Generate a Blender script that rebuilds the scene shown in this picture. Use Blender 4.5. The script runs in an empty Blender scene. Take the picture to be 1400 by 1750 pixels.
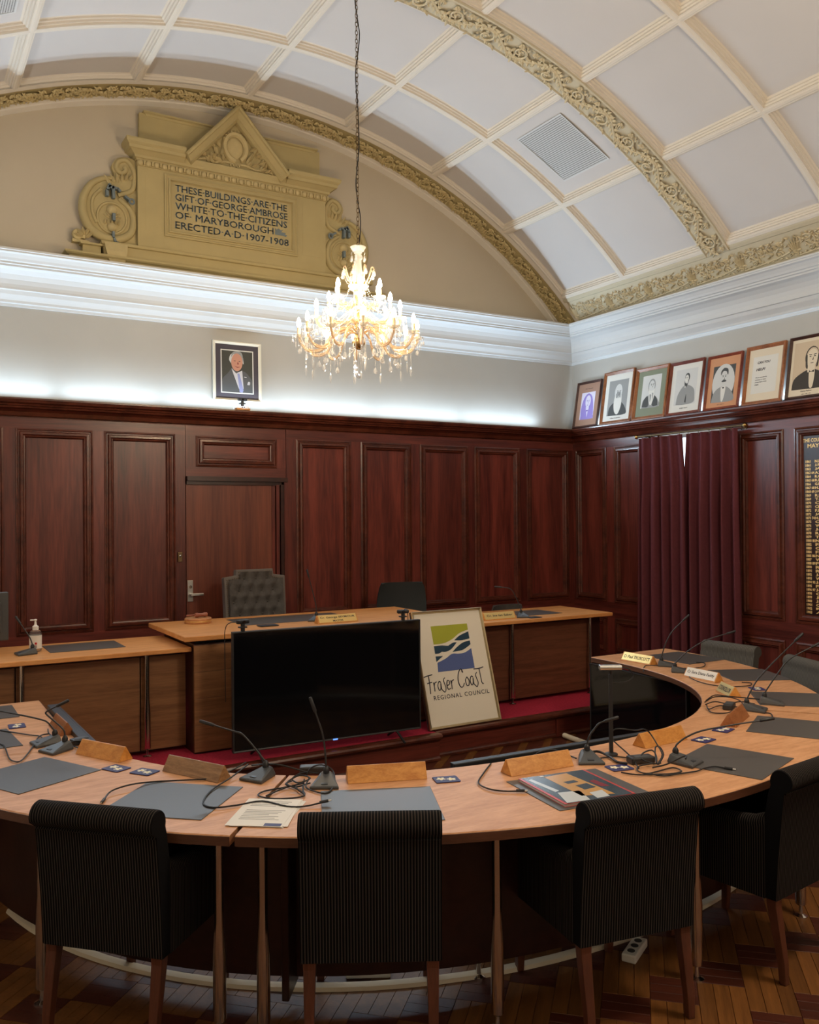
import bpy, math, random
from mathutils import Vector, Matrix, Euler
PI = math.pi
random.seed(7)
sc = bpy.context.scene
col = sc.collection
# ------------------------------------------------------------------ camera
cam = bpy.data.cameras.new('camera'); camo = bpy.data.objects.new('camera', cam); col.objects.link(camo)
cam.sensor_fit = 'HORIZONTAL'; cam.sensor_width = 36; cam.lens = 36 * 1503.14 / 1400
cam.clip_start = .05; cam.clip_end = 60
_yaw, _pit, _rol = .534174, .0055884, -.0073356
_r = Vector((math.cos(_yaw), -math.sin(_yaw), 0)); _f = Vector((math.sin(_yaw), math.cos(_yaw), 0)); _u = Vector((0, 0, 1))
_f, _u = math.cos(_pit) * _f + math.sin(_pit) * _u, math.cos(_pit) * _u - math.sin(_pit) * _f
_r, _u = math.cos(_rol) * _r + math.sin(_rol) * _u, math.cos(_rol) * _u - math.sin(_rol) * _r
camo.matrix_world = Matrix(((_r.x, _u.x, -_f.x, 0), (_r.y, _u.y, -_f.y, 0), (_r.z, _u.z, -_f.z, 1.85), (0, 0, 0, 1)))
sc.camera = camo
# ------------------------------------------------------------------ world, lights, exposure
wd = bpy.data.worlds.new('daylight'); sc.world = wd; wd.use_nodes = True
wd.node_tree.nodes['Background'].inputs[0].default_value = (.75, .87, 1, 1)
wd.node_tree.nodes['Background'].inputs[1].default_value = 3.0
sc.view_settings.view_transform = 'Standard'; sc.view_settings.look = 'None'
sc.view_settings.exposure = 0; sc.view_settings.gamma = 1; sc.view_settings.use_curve_mapping = False
sc.cycles.caustics_reflective = False; sc.cycles.caustics_refractive = False
sc.cycles.max_bounces = 8; sc.cycles.transmission_bounces = 6; sc.cycles.sample_clamp_indirect = 4
def area(name, loc, rot, sx, sy, power, colr):
    l = bpy.data.lights.new(name, 'AREA'); l.shape = 'RECTANGLE'; l.size = sx; l.size_y = sy; l.energy = power; l.color = colr
    o = bpy.data.objects.new(name, l); col.objects.link(o); o.location = loc; o.rotation_euler = rot; return o
def point(name, loc, power, colr, rad):
    l = bpy.data.lights.new(name, 'POINT'); l.energy = power; l.color = colr; l.shadow_soft_size = rad
    o = bpy.data.objects.new(name, l); col.objects.link(o); o.location = loc; return o
COOL = (.66, .84, 1.0); WARM = (1.0, .82, .60)
COVE = 14.0; GLOW = 4.5; COVE_SIDE = 4.0; FILL_FAR = 10.0
xs = [(-1.0, 1.08), (.12, 1.08), (1.28, .82), (2.15, 1.05), (3.24, 1.05), (4.33, 1.05), (5.42, 1.03)]
for x, l in xs:                      # batten lamps lying behind the rail of the back wall
    area('cove_lamp_back', (x + l / 2, 7.84, 2.89), (PI + 1.25, 0, 0), l, .03, COVE * l, COOL)
    area('added_glow_back', (x + l / 2, 7.90, 2.875), (PI, 0, 0), l, .02, GLOW * l, COOL)  # second weak strip, added to make the glow just above the rail
for k in range(4):                      # behind the leaning frames of the right wall
    area('cove_lamp_right', (6.955, 7.2 - 1.2 * k, 2.885), (PI, 0, PI / 2), 1.1, .025, COVE_SIDE, COOL)
for k in range(7):                      # fill lamps added out of view along the left wall to lift the ceiling
    area('fill_lamp_left', (-1.06, 7.2 - 1.4 * k, 2.885), (PI, 0, PI / 2), 1.1, .035, FILL_FAR, (1, .95, .89))
for k in range(5):  # more added fill, along the unseen wall behind the camera
    area('fill_lamp_front', (-.3 + 1.5 * k, -2.9, 2.885), (PI, 0, 0), 1.1, .035, FILL_FAR, (1, .95, .89))
point('chandelier_behind', (3.5, 1.5, 3.45), 185, WARM, .35)
BULB = 185.0
# ------------------------------------------------------------------ node helpers
def mat(name):
    m = bpy.data.materials.new(name); m.use_nodes = True
    return m, m.node_tree.nodes, m.node_tree.links, m.node_tree.nodes['Principled BSDF']
def plain(name, c, rough=.5, metal=0, spec=.5, emit=None, estr=0, trans=0, ior=1.45, coat=0, noise=0, nscale=20, bump=0, bscale=60):
    m, N, L, b = mat(name)
    b.inputs['Base Color'].default_value = (*c, 1); b.inputs['Roughness'].default_value = rough
    b.inputs['Metallic'].default_value = metal; b.inputs['Specular IOR Level'].default_value = spec
    b.inputs['Transmission Weight'].default_value = trans; b.inputs['IOR'].default_value = ior; b.inputs['Coat Weight'].default_value = coat
    if emit: b.inputs['Emission Color'].default_value = (*emit, 1); b.inputs['Emission Strength'].default_value = estr
    if noise or bump:
        tc = N.new('ShaderNodeTexCoord'); n = N.new('ShaderNodeTexNoise'); n.inputs['Scale'].default_value = nscale; n.inputs['Detail'].default_value = 4
        L.new(tc.outputs['Object'], n.inputs['Vector'])
        if noise:
            r = N.new('ShaderNodeMapRange'); r.inputs[1].default_value = .3; r.inputs[2].default_value = .7
            r.inputs[3].default_value = 1 - noise; r.inputs[4].default_value = 1 + noise
            L.new(n.outputs[0], r.inputs[0])
            mx = N.new('ShaderNodeVectorMath'); mx.operation = 'SCALE'; mx.inputs[0].default_value = c
            L.new(r.outputs[0], mx.inputs['Scale']); L.new(mx.outputs[0], b.inputs['Base Color'])
        if bump:
            n2 = N.new('ShaderNodeTexNoise'); n2.inputs['Scale'].default_value = bscale; L.new(tc.outputs['Object'], n2.inputs['Vector'])
            bp = N.new('ShaderNodeBump'); bp.inputs['Strength'].default_value = bump; bp.inputs['Distance'].default_value = .01
            L.new(n2.outputs[0], bp.inputs['Height']); L.new(bp.outputs[0], b.inputs['Normal'])
    return m
def wood(name, c1, c2, sc3, rough=.35, var=.18, coat=0, spec=.5, fine=.35):
    """grain stretched along the axis whose scale is smallest; each object gets its own tone"""
    m, N, L, b = mat(name)
    tc = N.new('ShaderNodeTexCoord'); oi = N.new('ShaderNodeObjectInfo')
    ad = N.new('ShaderNodeVectorMath'); ad.operation = 'MULTIPLY_ADD'
    cb = N.new('ShaderNodeCombineXYZ')
    for i in range(3): L.new(oi.outputs['Random'], cb.inputs[i])
    ad.inputs[1].default_value = (7, 11, 5); L.new(cb.outputs[0], ad.inputs[0]); L.new(tc.outputs['Object'], ad.inputs[2])
    mp = N.new('ShaderNodeMapping'); mp.inputs['Scale'].default_value = sc3; L.new(ad.outputs[0], mp.inputs['Vector'])
    n = N.new('ShaderNodeTexNoise'); n.inputs['Scale'].default_value = 1; n.inputs['Detail'].default_value = 5; n.inputs['Distortion'].default_value = .7
    L.new(mp.outputs[0], n.inputs['Vector'])
    mp2 = N.new('ShaderNodeMapping'); mp2.inputs['Scale'].default_value = [s * 7 for s in sc3]; L.new(ad.outputs[0], mp2.inputs['Vector'])
    n2 = N.new('ShaderNodeTexNoise'); n2.inputs['Scale'].default_value = 1; n2.inputs['Detail'].default_value = 3; L.new(mp2.outputs[0], n2.inputs['Vector'])
    ma = N.new('ShaderNodeMath'); ma.operation = 'MULTIPLY_ADD'; ma.inputs[1].default_value = fine; L.new(n2.outputs[0], ma.inputs[0])
    ms = N.new('ShaderNodeMath'); ms.operation = 'MULTIPLY'; ms.inputs[1].default_value = 1 - fine; L.new(n.outputs[0], ms.inputs[0]); L.new(ms.outputs[0], ma.inputs[2])
    r = N.new('ShaderNodeValToRGB'); r.color_ramp.elements[0].position = .36; r.color_ramp.elements[1].position = .64
    r.color_ramp.elements[0].color = (*c1, 1); r.color_ramp.elements[1].color = (*c2, 1); L.new(ma.outputs[0], r.inputs[0])
    h = N.new('ShaderNodeHueSaturation'); mr = N.new('ShaderNodeMapRange'); mr.inputs[3].default_value = 1 - var; mr.inputs[4].default_value = 1 + var
    L.new(oi.outputs['Random'], mr.inputs[0]); L.new(mr.outputs[0], h.inputs['Value']); L.new(r.outputs[0], h.inputs['Color'])
    L.new(h.outputs[0], b.inputs['Base Color']); b.inputs['Roughness'].default_value = rough; b.inputs['Coat Weight'].default_value = coat; b.inputs['Coat Roughness'].default_value = .15
    b.inputs['Specular IOR Level'].default_value = spec
    bp = N.new('ShaderNodeBump'); bp.inputs['Strength'].default_value = .08; bp.inputs['Distance'].default_value = .004
    L.new(n2.outputs[0], bp.inputs['Height']); L.new(bp.outputs[0], b.inputs['Normal'])
    return m
def stripes(name, axis, base=(.0035, .003, .0035), line=(.05, .040, .034), period=.0105):
    m, N, L, b = mat(name)
    tc = N.new('ShaderNodeTexCoord'); s = N.new('ShaderNodeSeparateXYZ'); L.new(tc.outputs['Object'], s.inputs[0])
    d = N.new('ShaderNodeMath'); d.operation = 'DIVIDE'; d.inputs[1].default_value = period; L.new(s.outputs[axis], d.inputs[0])
    f = N.new('ShaderNodeMath'); f.operation = 'FRACT'; L.new(d.outputs[0], f.inputs[0])
    p = N.new('ShaderNodeMath'); p.operation = 'PINGPONG'; p.inputs[1].default_value = .5; L.new(f.outputs[0], p.inputs[0])
    r = N.new('ShaderNodeValToRGB'); r.color_ramp.elements[0].position = .30; r.color_ramp.elements[1].position = .38
    r.color_ramp.elements[0].color = (*base, 1); r.color_ramp.elements[1].color = (*line, 1); L.new(p.outputs[0], r.inputs[0])
    L.new(r.outputs[0], b.inputs['Base Color']); b.inputs['Roughness'].default_value = .95; b.inputs['Specular IOR Level'].default_value = .15
    bp = N.new('ShaderNodeBump'); bp.inputs['Strength'].default_value = .5; bp.inputs['Distance'].default_value = .002
    L.new(p.outputs[0], bp.inputs['Height']); L.new(bp.outputs[0], b.inputs['Normal'])
    return m
MAH1, MAH2 = (.060, .011, .008), (.175, .036, .024)
M = dict(
 mah_v=wood('mahogany_upright', MAH1, MAH2, (9, 9, .7), .33, .20), mah_h=wood('mahogany_level', MAH1, MAH2, (.7, .7, 14), .33, .15),
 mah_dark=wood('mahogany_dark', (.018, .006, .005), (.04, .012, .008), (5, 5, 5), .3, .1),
 mah_mould=wood('mahogany_moulding', (.05, .012, .007), (.13, .033, .018), (5, 5, 5), .28, .12),
 door=wood('door_veneer', (.085, .018, .009), (.175, .045, .022), (10, 10, .5), .4, .05),
 desk=wood('desk_top', (.58, .235, .065), (.76, .36, .125), (3, 22, 22), .38, .06), desk_x=wood('desk_edge', (.075, .028, .014), (.12, .048, .025), (3, 3, 20), .4, .1),
 table=wood('table_top', (.52, .245, .11), (.70, .37, .19), (4, 24, 20), .42, .04, spec=.3),
 panelw=wood('desk_panel', (.17, .072, .026), (.29, .135, .055), (1.6, 1.6, 26), .45, .10),
 panelr=wood('desk_panel_red', (.09, .030, .014), (.16, .058, .028), (1.6, 1.6, 26), .45, .10),
 wedge_o=wood('block_orange', (.50, .19, .035), (.70, .33, .08), (14, 30, 30), .4, .12), wedge_b=wood('block_brown', (.20, .10, .04), (.36, .20, .09), (8, 30, 60), .5, .1),
 wedge_r=wood('block_red', (.26, .09, .03), (.40, .16, .06), (10, 30, 30), .4, .1),
 oak=wood('oak_frame', (.20, .065, .02), (.36, .13, .045), (12, 12, 12), .35, .25), redfr=wood('red_frame', (.13, .025, .012), (.22, .05, .025), (9, 9, 9), .3, .2),
 dkfr=wood('dark_frame', (.03, .012, .01), (.07, .03, .022), (9, 9, 9), .3, .1),
 strip_l=wood('parquet_light', (.105, .039, .009), (.18, .07, .017), (2, 34, 10), .46, .22, spec=.3), strip_d=wood('parquet_dark', (.045, .010, .005), (.08, .019, .009), (2, 34, 10), .46, .2, spec=.3),
 chairleg=wood('chair_leg', (.07, .022, .012), (.13, .042, .022), (20, 20, 2), .35, .1),
 gavelw=wood('gavel_block', (.42, .17, .06), (.60, .30, .13), (9, 9, 30), .35, .05), gavelr=plain('gavel_red', (.30, .10, .06), .35),
 wall=plain('upper_wall', (.455, .445, .415), .9, noise=.02, nscale=3), lunette=plain('lunette_wall', (.52, .45, .345), .92, noise=.03, nscale=2),
 white=plain('cornice_white', (.60, .62, .63), .6), cpanel=plain('ceiling_panel_paint', (.575, .56, .555), .9, noise=.015, nscale=2),
 rib=plain('rib_cream', (.68, .63, .55), .75), band=plain('band_ground', (.54, .49, .36), .8), leaf=plain('leaf_plaster', (.60, .53, .37), .75, noise=.06, nscale=12),
 ochre=plain('ochre_plaster', (.43, .345, .165), .8, noise=.04, nscale=5), ochre_l=plain('ochre_relief', (.50, .40, .20), .8, noise=.05, nscale=20), slate=plain('slate_paint', (.15, .185, .195), .7),
 plast=plain('plain_wall', (.72, .66, .56), .9), carpet=plain('crimson_carpet', (.42, .030, .060), 1.0, spec=.1, noise=.18, nscale=60, bump=.4, bscale=400),
 black=plain('black_plastic', (.018, .018, .02), .45), blackm=plain('black_satin', (.028, .028, .03), .38), dgrey=plain('dark_grey_plastic', (.065, .067, .07), .42), cable=plain('cable_rubber', (.012, .012, .014), .5),
 screen=plain('screen_glass', (.004, .004, .005), .07, spec=.55), pad=plain('desk_pad', (.085, .080, .076), .36, noise=.05, nscale=300),
 steel=plain('polished_steel', (.62, .56, .50), .18, metal=1), chrome=plain('chrome', (.75, .74, .72), .1, metal=1), silver=plain('satin_silver', (.60, .59, .57), .32, metal=1), gold=plain('brass_plate', (.86, .62, .25), .30, metal=.85), goldfr=plain('champagne_frame', (.55, .44, .26), .30, metal=.9),
 goldp=plain('gold_letter', (.86, .60, .25), .4, metal=.2), paper=plain('paper', (.82, .79, .74), .8), ink=plain('ink', (.02, .02, .035), .7), inkg=plain('grey_ink', (.30, .29, .28), .8), navy=plain('navy_print', (.025, .022, .11), .5), flower=plain('flower_print', (.80, .74, .58), .6), flowery=plain('flower_yellow', (.80, .58, .12), .6),
 curtain=plain('burgundy_cloth', (.115, .030, .038), .9, spec=.2, noise=.08, nscale=40), tuft=plain('charcoal_cloth', (.085, .078, .075), .9, spec=.2, noise=.12, nscale=90), tuftb=plain('charcoal_border', (.15, .13, .12), .9, spec=.2), mesh=plain('office_mesh', (.020, .024, .026), .7),
 fab_x=stripes('stripe_cloth_x', 0), fab_y=stripes('stripe_cloth_y', 1),
 glass=plain('clear_glass', (1, 1, 1), .02, trans=1, ior=1.5), pane=plain('window_pane', (1, 1, 1), .0, trans=1, ior=1.02), crystal=plain('crystal', (.80, .80, .80), .04, trans=.2, ior=1.6, spec=.9), amber=plain('amber_glass', (.95, .78, .58), .10, trans=.45, ior=1.45, spec=.8), candle=plain('candle_sleeve', (.82, .70, .46), .5), gilt=plain('gilt_brass', (.55, .36, .14), .25, metal=1), bronze=plain('aged_bronze', (.16, .11, .06), .4, metal=1),
 bulb=plain('bulb_glow', (1, .9, .7), .5, emit=(1.0, .77, .49), estr=BULB), led=plain('blue_led', (.1, .3, 1), .5, emit=(.15, .35, 1), estr=1.2), redled=plain('red_dot', (.6, .02, .03), .5),
 mat_cream=plain('mount_cream', (.74, .66, .52), .8), mat_white=plain('mount_white', (.72, .72, .68), .8), mat_green=plain('mount_green', (.22, .25, .18), .8), mat_or=plain('mount_orange', (.60, .30, .16), .8), mat_br=plain('mount_brown', (.36, .22, .16), .8), mat_dk=plain('mount_charcoal', (.07, .06, .075), .8), silverfr=plain('pale_frame', (.72, .66, .52), .4),
 pg_l=plain('print_light', (.62, .63, .62), .7), pg_m=plain('print_mid', (.30, .31, .31), .7), pg_d=plain('print_dark', (.07, .075, .075), .7), pv_l=plain('violet_light', (.70, .68, .84), .7), pv_m=plain('violet_mid', (.30, .24, .62), .7), pv_d=plain('violet_dark', (.16, .11, .45), .7), ps_l=plain('sepia_light', (.62, .50, .36), .7), ps_m=plain('sepia_mid', (.34, .26, .18), .7), ps_d=plain('sepia_dark', (.05, .042, .035), .7),
 skin=plain('print_skin', (.55, .27, .19), .7), suit=plain('print_suit', (.095, .10, .105), .7), tie=plain('print_tie', (.30, .33, .58), .7), bgk=plain('print_backdrop', (.055, .055, .045), .7), shirt=plain('print_shirt', (.62, .62, .66), .7),
 lime=plain('logo_lime', (.40, .42, .035), .6), teal=plain('logo_teal', (.012, .045, .085), .6), blue=plain('logo_blue', (.09, .13, .33), .6), board=plain('poster_board', (.86, .79, .67), .7),
 bk1=plain('cover_blue', (.035, .055, .07), .25), bk2=plain('cover_ochre', (.52, .28, .08), .25), bk3=plain('cover_red', (.50, .05, .045), .3), bk4=plain('cover_pale', (.55, .58, .60), .25), bk5=plain('cover_maroon', (.20, .025, .03), .25), bottle=plain('clear_plastic', (.88, .90, .92), .08, trans=.85, ior=1.3), wplas=plain('white_plastic', (.82, .81, .77), .4),
)
def thin(name, share, tint=(1, 1, 1)):
    """thin clear glass: part of the light passes straight through"""
    m = M[name]; N, L = m.node_tree.nodes, m.node_tree.links
    t = N.new('ShaderNodeBsdfTransparent'); t.inputs[0].default_value = (*tint, 1); mx = N.new('ShaderNodeMixShader'); mx.inputs[0].default_value = share
    L.new(N['Principled BSDF'].outputs[0], mx.inputs[1]); L.new(t.outputs[0], mx.inputs[2]); L.new(mx.outputs[0], N['Material Output'].inputs[0])
thin('crystal', .54); thin('amber', .35, (1, .86, .70)); thin('pane', .9); thin('bottle', .55)
# ------------------------------------------------------------------ mesh helpers
class MB:
    def __init__(s): s.v = []; s.f = []; s.mi = []
    def add(s, vs, fs, T=None, mi=0):
        b = len(s.v)
        s.v += [tuple(T @ Vector(p)) for p in vs] if T is not None else [tuple(p) for p in vs]
        s.f += [tuple(b + i for i in q) for q in fs]; s.mi += [mi] * len(fs); return s
    def box(s, x0, x1, y0, y1, z0, z1, T=None, mi=0):
        return s.add([(x0, y0, z0), (x1, y0, z0), (x1, y1, z0), (x0, y1, z0), (x0, y0, z1), (x1, y0, z1), (x1, y1, z1), (x0, y1, z1)],
                     [(0, 3, 2, 1), (4, 5, 6, 7), (0, 1, 5, 4), (1, 2, 6, 5), (2, 3, 7, 6), (3, 0, 4, 7)], T, mi)
    def prism(s, poly, z0, z1, T=None, mi=0):
        n = len(poly)
        return s.add([(x, y, z0) for x, y in poly] + [(x, y, z1) for x, y in poly],
                     [tuple(range(n - 1, -1, -1)), tuple(range(n, 2 * n))] + [(i, (i + 1) % n, n + (i + 1) % n, n + i) for i in range(n)], T, mi)
    def loft(s, rings, caps=True, closed=True, T=None, mi=0):
        n = len(rings[0]); vs = [p for r in rings for p in r]; fs = []
        for k in range(len(rings) - 1):
            for i in range(n if closed else n - 1):
                fs.append((k * n + i, k * n + (i + 1) % n, (k + 1) * n + (i + 1) % n, (k + 1) * n + i))
        if caps and closed: fs += [tuple(range(n - 1, -1, -1)), tuple(range((len(rings) - 1) * n, len(rings) * n))]
        return s.add(vs, fs, T, mi)
    def tube(s, pts, r, n=6, closed=False, T=None, mi=0, caps=True):
        P = [Vector(p) for p in pts]; m = len(P); rr = r if isinstance(r, (list, tuple)) else [r] * m
        up = None; rings = []
        for i in range(m):
            t = (P[(i + 1) % m] - P[i - 1]) if closed else (P[min(i + 1, m - 1)] - P[max(i - 1, 0)])
            if t.length < 1e-9: t = Vector((0, 0, 1))
            t.normalize()
            if up is None:
                up = Vector((0, 0, 1)) if abs(t.z) < .9 else Vector((1, 0, 0))
            a = up - t * up.dot(t)
            if a.length < 1e-6: a = t.orthogonal()
            a.normalize(); up = a; b = t.cross(a)
            rings.append([tuple(P[i] + (a * math.cos(2 * PI * k / n) + b * math.sin(2 * PI * k / n)) * rr[i]) for k in range(n)])
        if closed: rings.append(rings[0])
        return s.loft(rings, caps and not closed, True, T, mi)
    def lathe(s, prof, n=16, T=None, mi=0, caps=True):
        return s.loft([[(r * math.cos(2 * PI * k / n), r * math.sin(2 * PI * k / n), z) for k in range(n)] for r, z in prof], caps, True, T, mi)
    def ball(s, c, r, n=8, m=5, T=None, mi=0, sz=1):
        return s.lathe([(max(1e-4, r * math.sin(PI * k / m)), -r * sz * math.cos(PI * k / m)) for k in range(m + 1)], n, (T if T is not None else Matrix()) @ Matrix.Translation(c), mi)
    def ring(s, prof, a0, a1, z0, z1, W, mi=0):
        """mitred rectangular frame; prof = [(inset, depth)]; W(a, z, d) -> point"""
        rings = [[W(a0 + o, z0 + o, d), W(a1 - o, z0 + o, d), W(a1 - o, z1 - o, d), W(a0 + o, z1 - o, d)] for o, d in prof]
        return s.loft(rings, False, True, None, mi)
    def build(s, name, m, parent=None, smooth=False, bevel=0, loc=None, rot=None):
        me = bpy.data.meshes.new(name); me.from_pydata(s.v, [], s.f)
        for x in (m if isinstance(m, (list, tuple)) else [m]): me.materials.append(M[x] if isinstance(x, str) else x)
        if any(s.mi): me.polygons.foreach_set('material_index', s.mi)
        if smooth: me.polygons.foreach_set('use_smooth', [True] * len(s.f))
        me.update()
        import bmesh
        bm = bmesh.new(); bm.from_mesh(me); bmesh.ops.recalc_face_normals(bm, faces=bm.faces); bm.to_mesh(me); bm.free()
        if smooth and smooth is not True: me.set_sharp_from_angle(angle=math.radians(smooth))
        o = bpy.data.objects.new(name, me); col.objects.link(o)
        if parent: o.parent = parent
        if loc: o.location = loc
        if rot: o.rotation_euler = rot
        if bevel:
            b = o.modifiers.new('bevel', 'BEVEL'); b.width = bevel; b.segments = 2; b.limit_method = 'ANGLE'; b.angle_limit = math.radians(40)
        return o
def tag(o, label=None, cat=None, group=None, kind=None):
    if label: o['label'] = label
    if cat: o['category'] = cat
    if group: o['group'] = group
    if kind: o['kind'] = kind
    return o
def empty(name, loc, rz=0, label=None, cat=None, group=None, kind=None, rot=None):
    o = bpy.data.objects.new(name, None); col.objects.link(o); o.location = loc; o.rotation_euler = rot or (0, 0, rz); o.empty_display_size = .1
    return tag(o, label, cat, group, kind)
def kids(o): return list(o.children)
_par = {}
def copy_tree(o, loc=None, rot=None, label=None, parent=None, depth=0):
    c = o.copy(); col.objects.link(c)
    if parent is not None: c.parent = parent
    for ch in [x for x in bpy.data.objects if x.parent == o] if depth < 2 else []: copy_tree(ch, parent=c, depth=depth + 1)
    if loc is not None: c.location = loc
    if rot is not None: c.rotation_euler = rot if isinstance(rot, (tuple, list)) else (0, 0, rot)
    if label: c['label'] = label
    return c
def inst(o, parent, Mx):
    c = o.copy(); col.objects.link(c); c.parent = parent; c.matrix_local = Mx; return c
def text(name, s, m, parent, T, width=None, height=None, ext=.001, align='LEFT', spacing=1.0, size=1.0, bold=0, shear=0):
    """flat lettering in the xy plane of T, fitted to width and height"""
    cu = bpy.data.curves.new(name, 'FONT'); cu.body = s; cu.size = 1; cu.space_character = spacing; cu.resolution_u = 2; cu.offset = bold; cu.shear = shear; cu.space_line = 1
    to = bpy.data.objects.new(name, cu); col.objects.link(to)
    bpy.context.view_layer.update()
    me = bpy.data.meshes.new_from_object(to.evaluated_get(bpy.context.evaluated_depsgraph_get()))
    bpy.data.objects.remove(to); bpy.data.curves.remove(cu)
    xs_ = [v.co.x for v in me.vertices]; ys_ = [v.co.y for v in me.vertices]
    x0, x1, y0, y1 = min(xs_), max(xs_), min(ys_), max(ys_)
    sy = (height / (y1 - y0)) if height else size; sx = (width / (x1 - x0)) if width else sy
    ox = {'LEFT': x0, 'CENTER': (x0 + x1) / 2, 'RIGHT': x1}[align]
    for v in me.vertices: v.co = T @ Vector(((v.co.x - ox) * sx, (v.co.y - y0) * sy, ext))
    me.materials.clear(); me.materials.append(M[m]); me.name = name
    o = bpy.data.objects.new(name, me); col.objects.link(o)
    if parent: o.parent = parent
    return o
def frame3(o, x, y, z=None):
    x = Vector(x).normalized(); y = Vector(y).normalized(); z = Vector(z) if z else x.cross(y)
    return Matrix(((x.x, y.x, z.x, o[0]), (x.y, y.y, z.y, o[1]), (x.z, y.z, z.z, o[2]), (0, 0, 0, 1)))
def arc(c, r, a0, a1, n): return [(c[0] + r * math.cos(a0 + (a1 - a0) * i / n), c[1] + r * math.sin(a0 + (a1 - a0) * i / n)) for i in range(n + 1)]
def smoothpts(pts, k=4):
    """Catmull-Rom through 3-D points"""
    P = [Vector(p) for p in pts]; out = []
    for i in range(len(P) - 1):
        a, b, c, d = P[max(i - 1, 0)], P[i], P[i + 1], P[min(i + 2, len(P) - 1)]
        for j in range(k):
            t = j / k
            out.append(.5 * ((2 * b) + (c - a) * t + (2 * a - 5 * b + 4 * c - d) * t * t + (3 * b - a - 3 * c + d) * t ** 3))
    return out + [P[-1]]
# ------------------------------------------------------------------ the room
R, B, LX, FY = 7.0, 8.0, -1.16, -3.0
XC, ZC, RV = 2.92, .3808, 5.318
def struct(o, label, cat): return tag(o, label, cat, kind='structure')
WB = lambda a, z, d: (a, B - d, z)
WR = lambda a, z, d: (R - d, a, z)
m = MB(); m.box(LX - .1, R + .1, B, B + .1, 0, 3.9, mi=0); m.box(LX - .1, R + .1, B, B + .1, 3.9, 5.95, mi=1)
wall_back = struct(m.build('wall_back', ['wall', 'lunette']), 'cream end wall with the arched lunette above dark wainscot', 'wall')
m = MB(); WY0, WY1, WZ0, WZ1 = 5.78, 6.62, .95, 2.695
m.box(R, R + .1, FY, WY0, 0, 4.4); m.box(R, R + .1, WY1, B, 0, 4.4); m.box(R, R + .1, WY0, WY1, 0, WZ0); m.box(R, R + .1, WY0, WY1, WZ1, 4.4)
wall_right = struct(m.build('wall_right', 'wall'), 'cream side wall above dark wainscot with the curtained window', 'wall')
struct(MB().box(LX - .1, LX, FY, B, 0, 4.4).build('wall_left', 'plast'), 'plain side wall left of the picture', 'wall')
struct(MB().box(LX - .1, R + .1, FY - .1, FY, 0, 5.95).build('wall_front', 'plast'), 'plain wall behind the photographer', 'wall')
# ---- vault
def cyl(a, y, r): return (XC + r * math.sin(a), y, ZC + r * math.cos(a))
D2 = PI / 180
def arc_sheet(prof, a0, a1, n, mb=None):
    """prof [(y, r)] swept round the vault axis"""
    mb = mb or MB()
    return mb.loft([[cyl(a0 + (a1 - a0) * i / n, y, r) for y, r in prof] for i in range(n + 1)], False, False)
m = MB(); m.loft([[cyl(a * D2, y, r) for y, r in ((FY - .1, 5.42), (B + .1, 5.42), (B + .1, 5.5), (FY - .1, 5.5))] for a in range(-54, 55, 3)])
ceiling = struct(m.build('ceiling', 'cpanel', smooth=30), 'barrel vaulted coffered plaster ceiling', 'ceiling')
AK = [(-22.578 + 10.874 * k) * D2 for k in range(-2, 7)]
RIBW = .020 / RV
bays = [(6.69, 7.63), (5.64, 6.65)]
while bays[-1][0] > FY + 1.3:
    y1 = bays[-2][0] - 2.31; y2 = bays[-1][0] - 2.31
    bays += [(y1, 5.36 - 2.31 * ((len(bays) - 2) // 2)), (y2, y2 + 1.01)]
CPROF = [(0, 0), (.008, .0), (.009, .014), (.020, .018), (.022, .032), (.034, .037), (.036, .049), (.046, .054), (.050, .056)]
cols = []
for bi, (y0, y1) in enumerate(bays):
    for k in range(8):
        a0, a1 = AK[k] + RIBW, AK[k + 1] - RIBW
        if y0 < 1.9 and bi > 4:
            prof = [(0, 0), (.05, .056)]
        else: prof = CPROF
        n = 6; rings = []
        for o, d in prof:
            b0, b1, q0, q1 = a0 + o / RV, a1 - o / RV, y0 + o, y1 - o; r = RV + d
            rings.append([cyl(b0 + (b1 - b0) * i / n, q0, r) for i in range(n + 1)] + [cyl(b1 + (b0 - b1) * i / n, q1, r) for i in range(n + 1)])
        MB().loft(rings, False).build('coffer_moulding', 'rib', ceiling)
        o = .049
        MB().loft([[cyl(a0 + o / RV + (a1 - a0 - 2 * o / RV) * i / n, y, RV + .056) for y in (y0 + o, y1 - o)] for i in range(n + 1)], False, False).build('coffer_panel', 'cpanel', ceiling, smooth=True)
for k in range(9):                      # ribs running along the vault
    MB().loft([[cyl(AK[k] - RIBW, y, RV), cyl(AK[k] - RIBW / 2, y, RV - .004), cyl(AK[k] + RIBW / 2, y, RV - .004), cyl(AK[k] + RIBW, y, RV)] for y in (FY, 7.64)], False, False).build('long_rib', 'rib', ceiling)
tr = []
for bi in range(1, len(bays), 2): tr.append((bays[bi][1], bays[bi - 1][0], 'r'))
for bi in range(1, len(bays) - 1, 2): tr.append((bays[bi + 1][1], bays[bi][0], 'b'))
for y0, y1, t in tr:
    if t == 'r': arc_sheet([(y0, RV), (y0 + .015, RV - .004), (y1 - .015, RV - .004), (y1, RV)], AK[0], AK[8], 40).build('cross_rib', 'rib', ceiling, smooth=30)
    else: arc_sheet([(y0, RV), (y0, RV - .016), (y0 + .014, RV - .02), (y0 + .022, RV - .004), (y1 - .03, RV - .004), (y1 - .02, RV - .014), (y1, RV)], AK[0], AK[8] + .01, 48).build('leaf_band_ground', 'band', ceiling, smooth=30)
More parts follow.
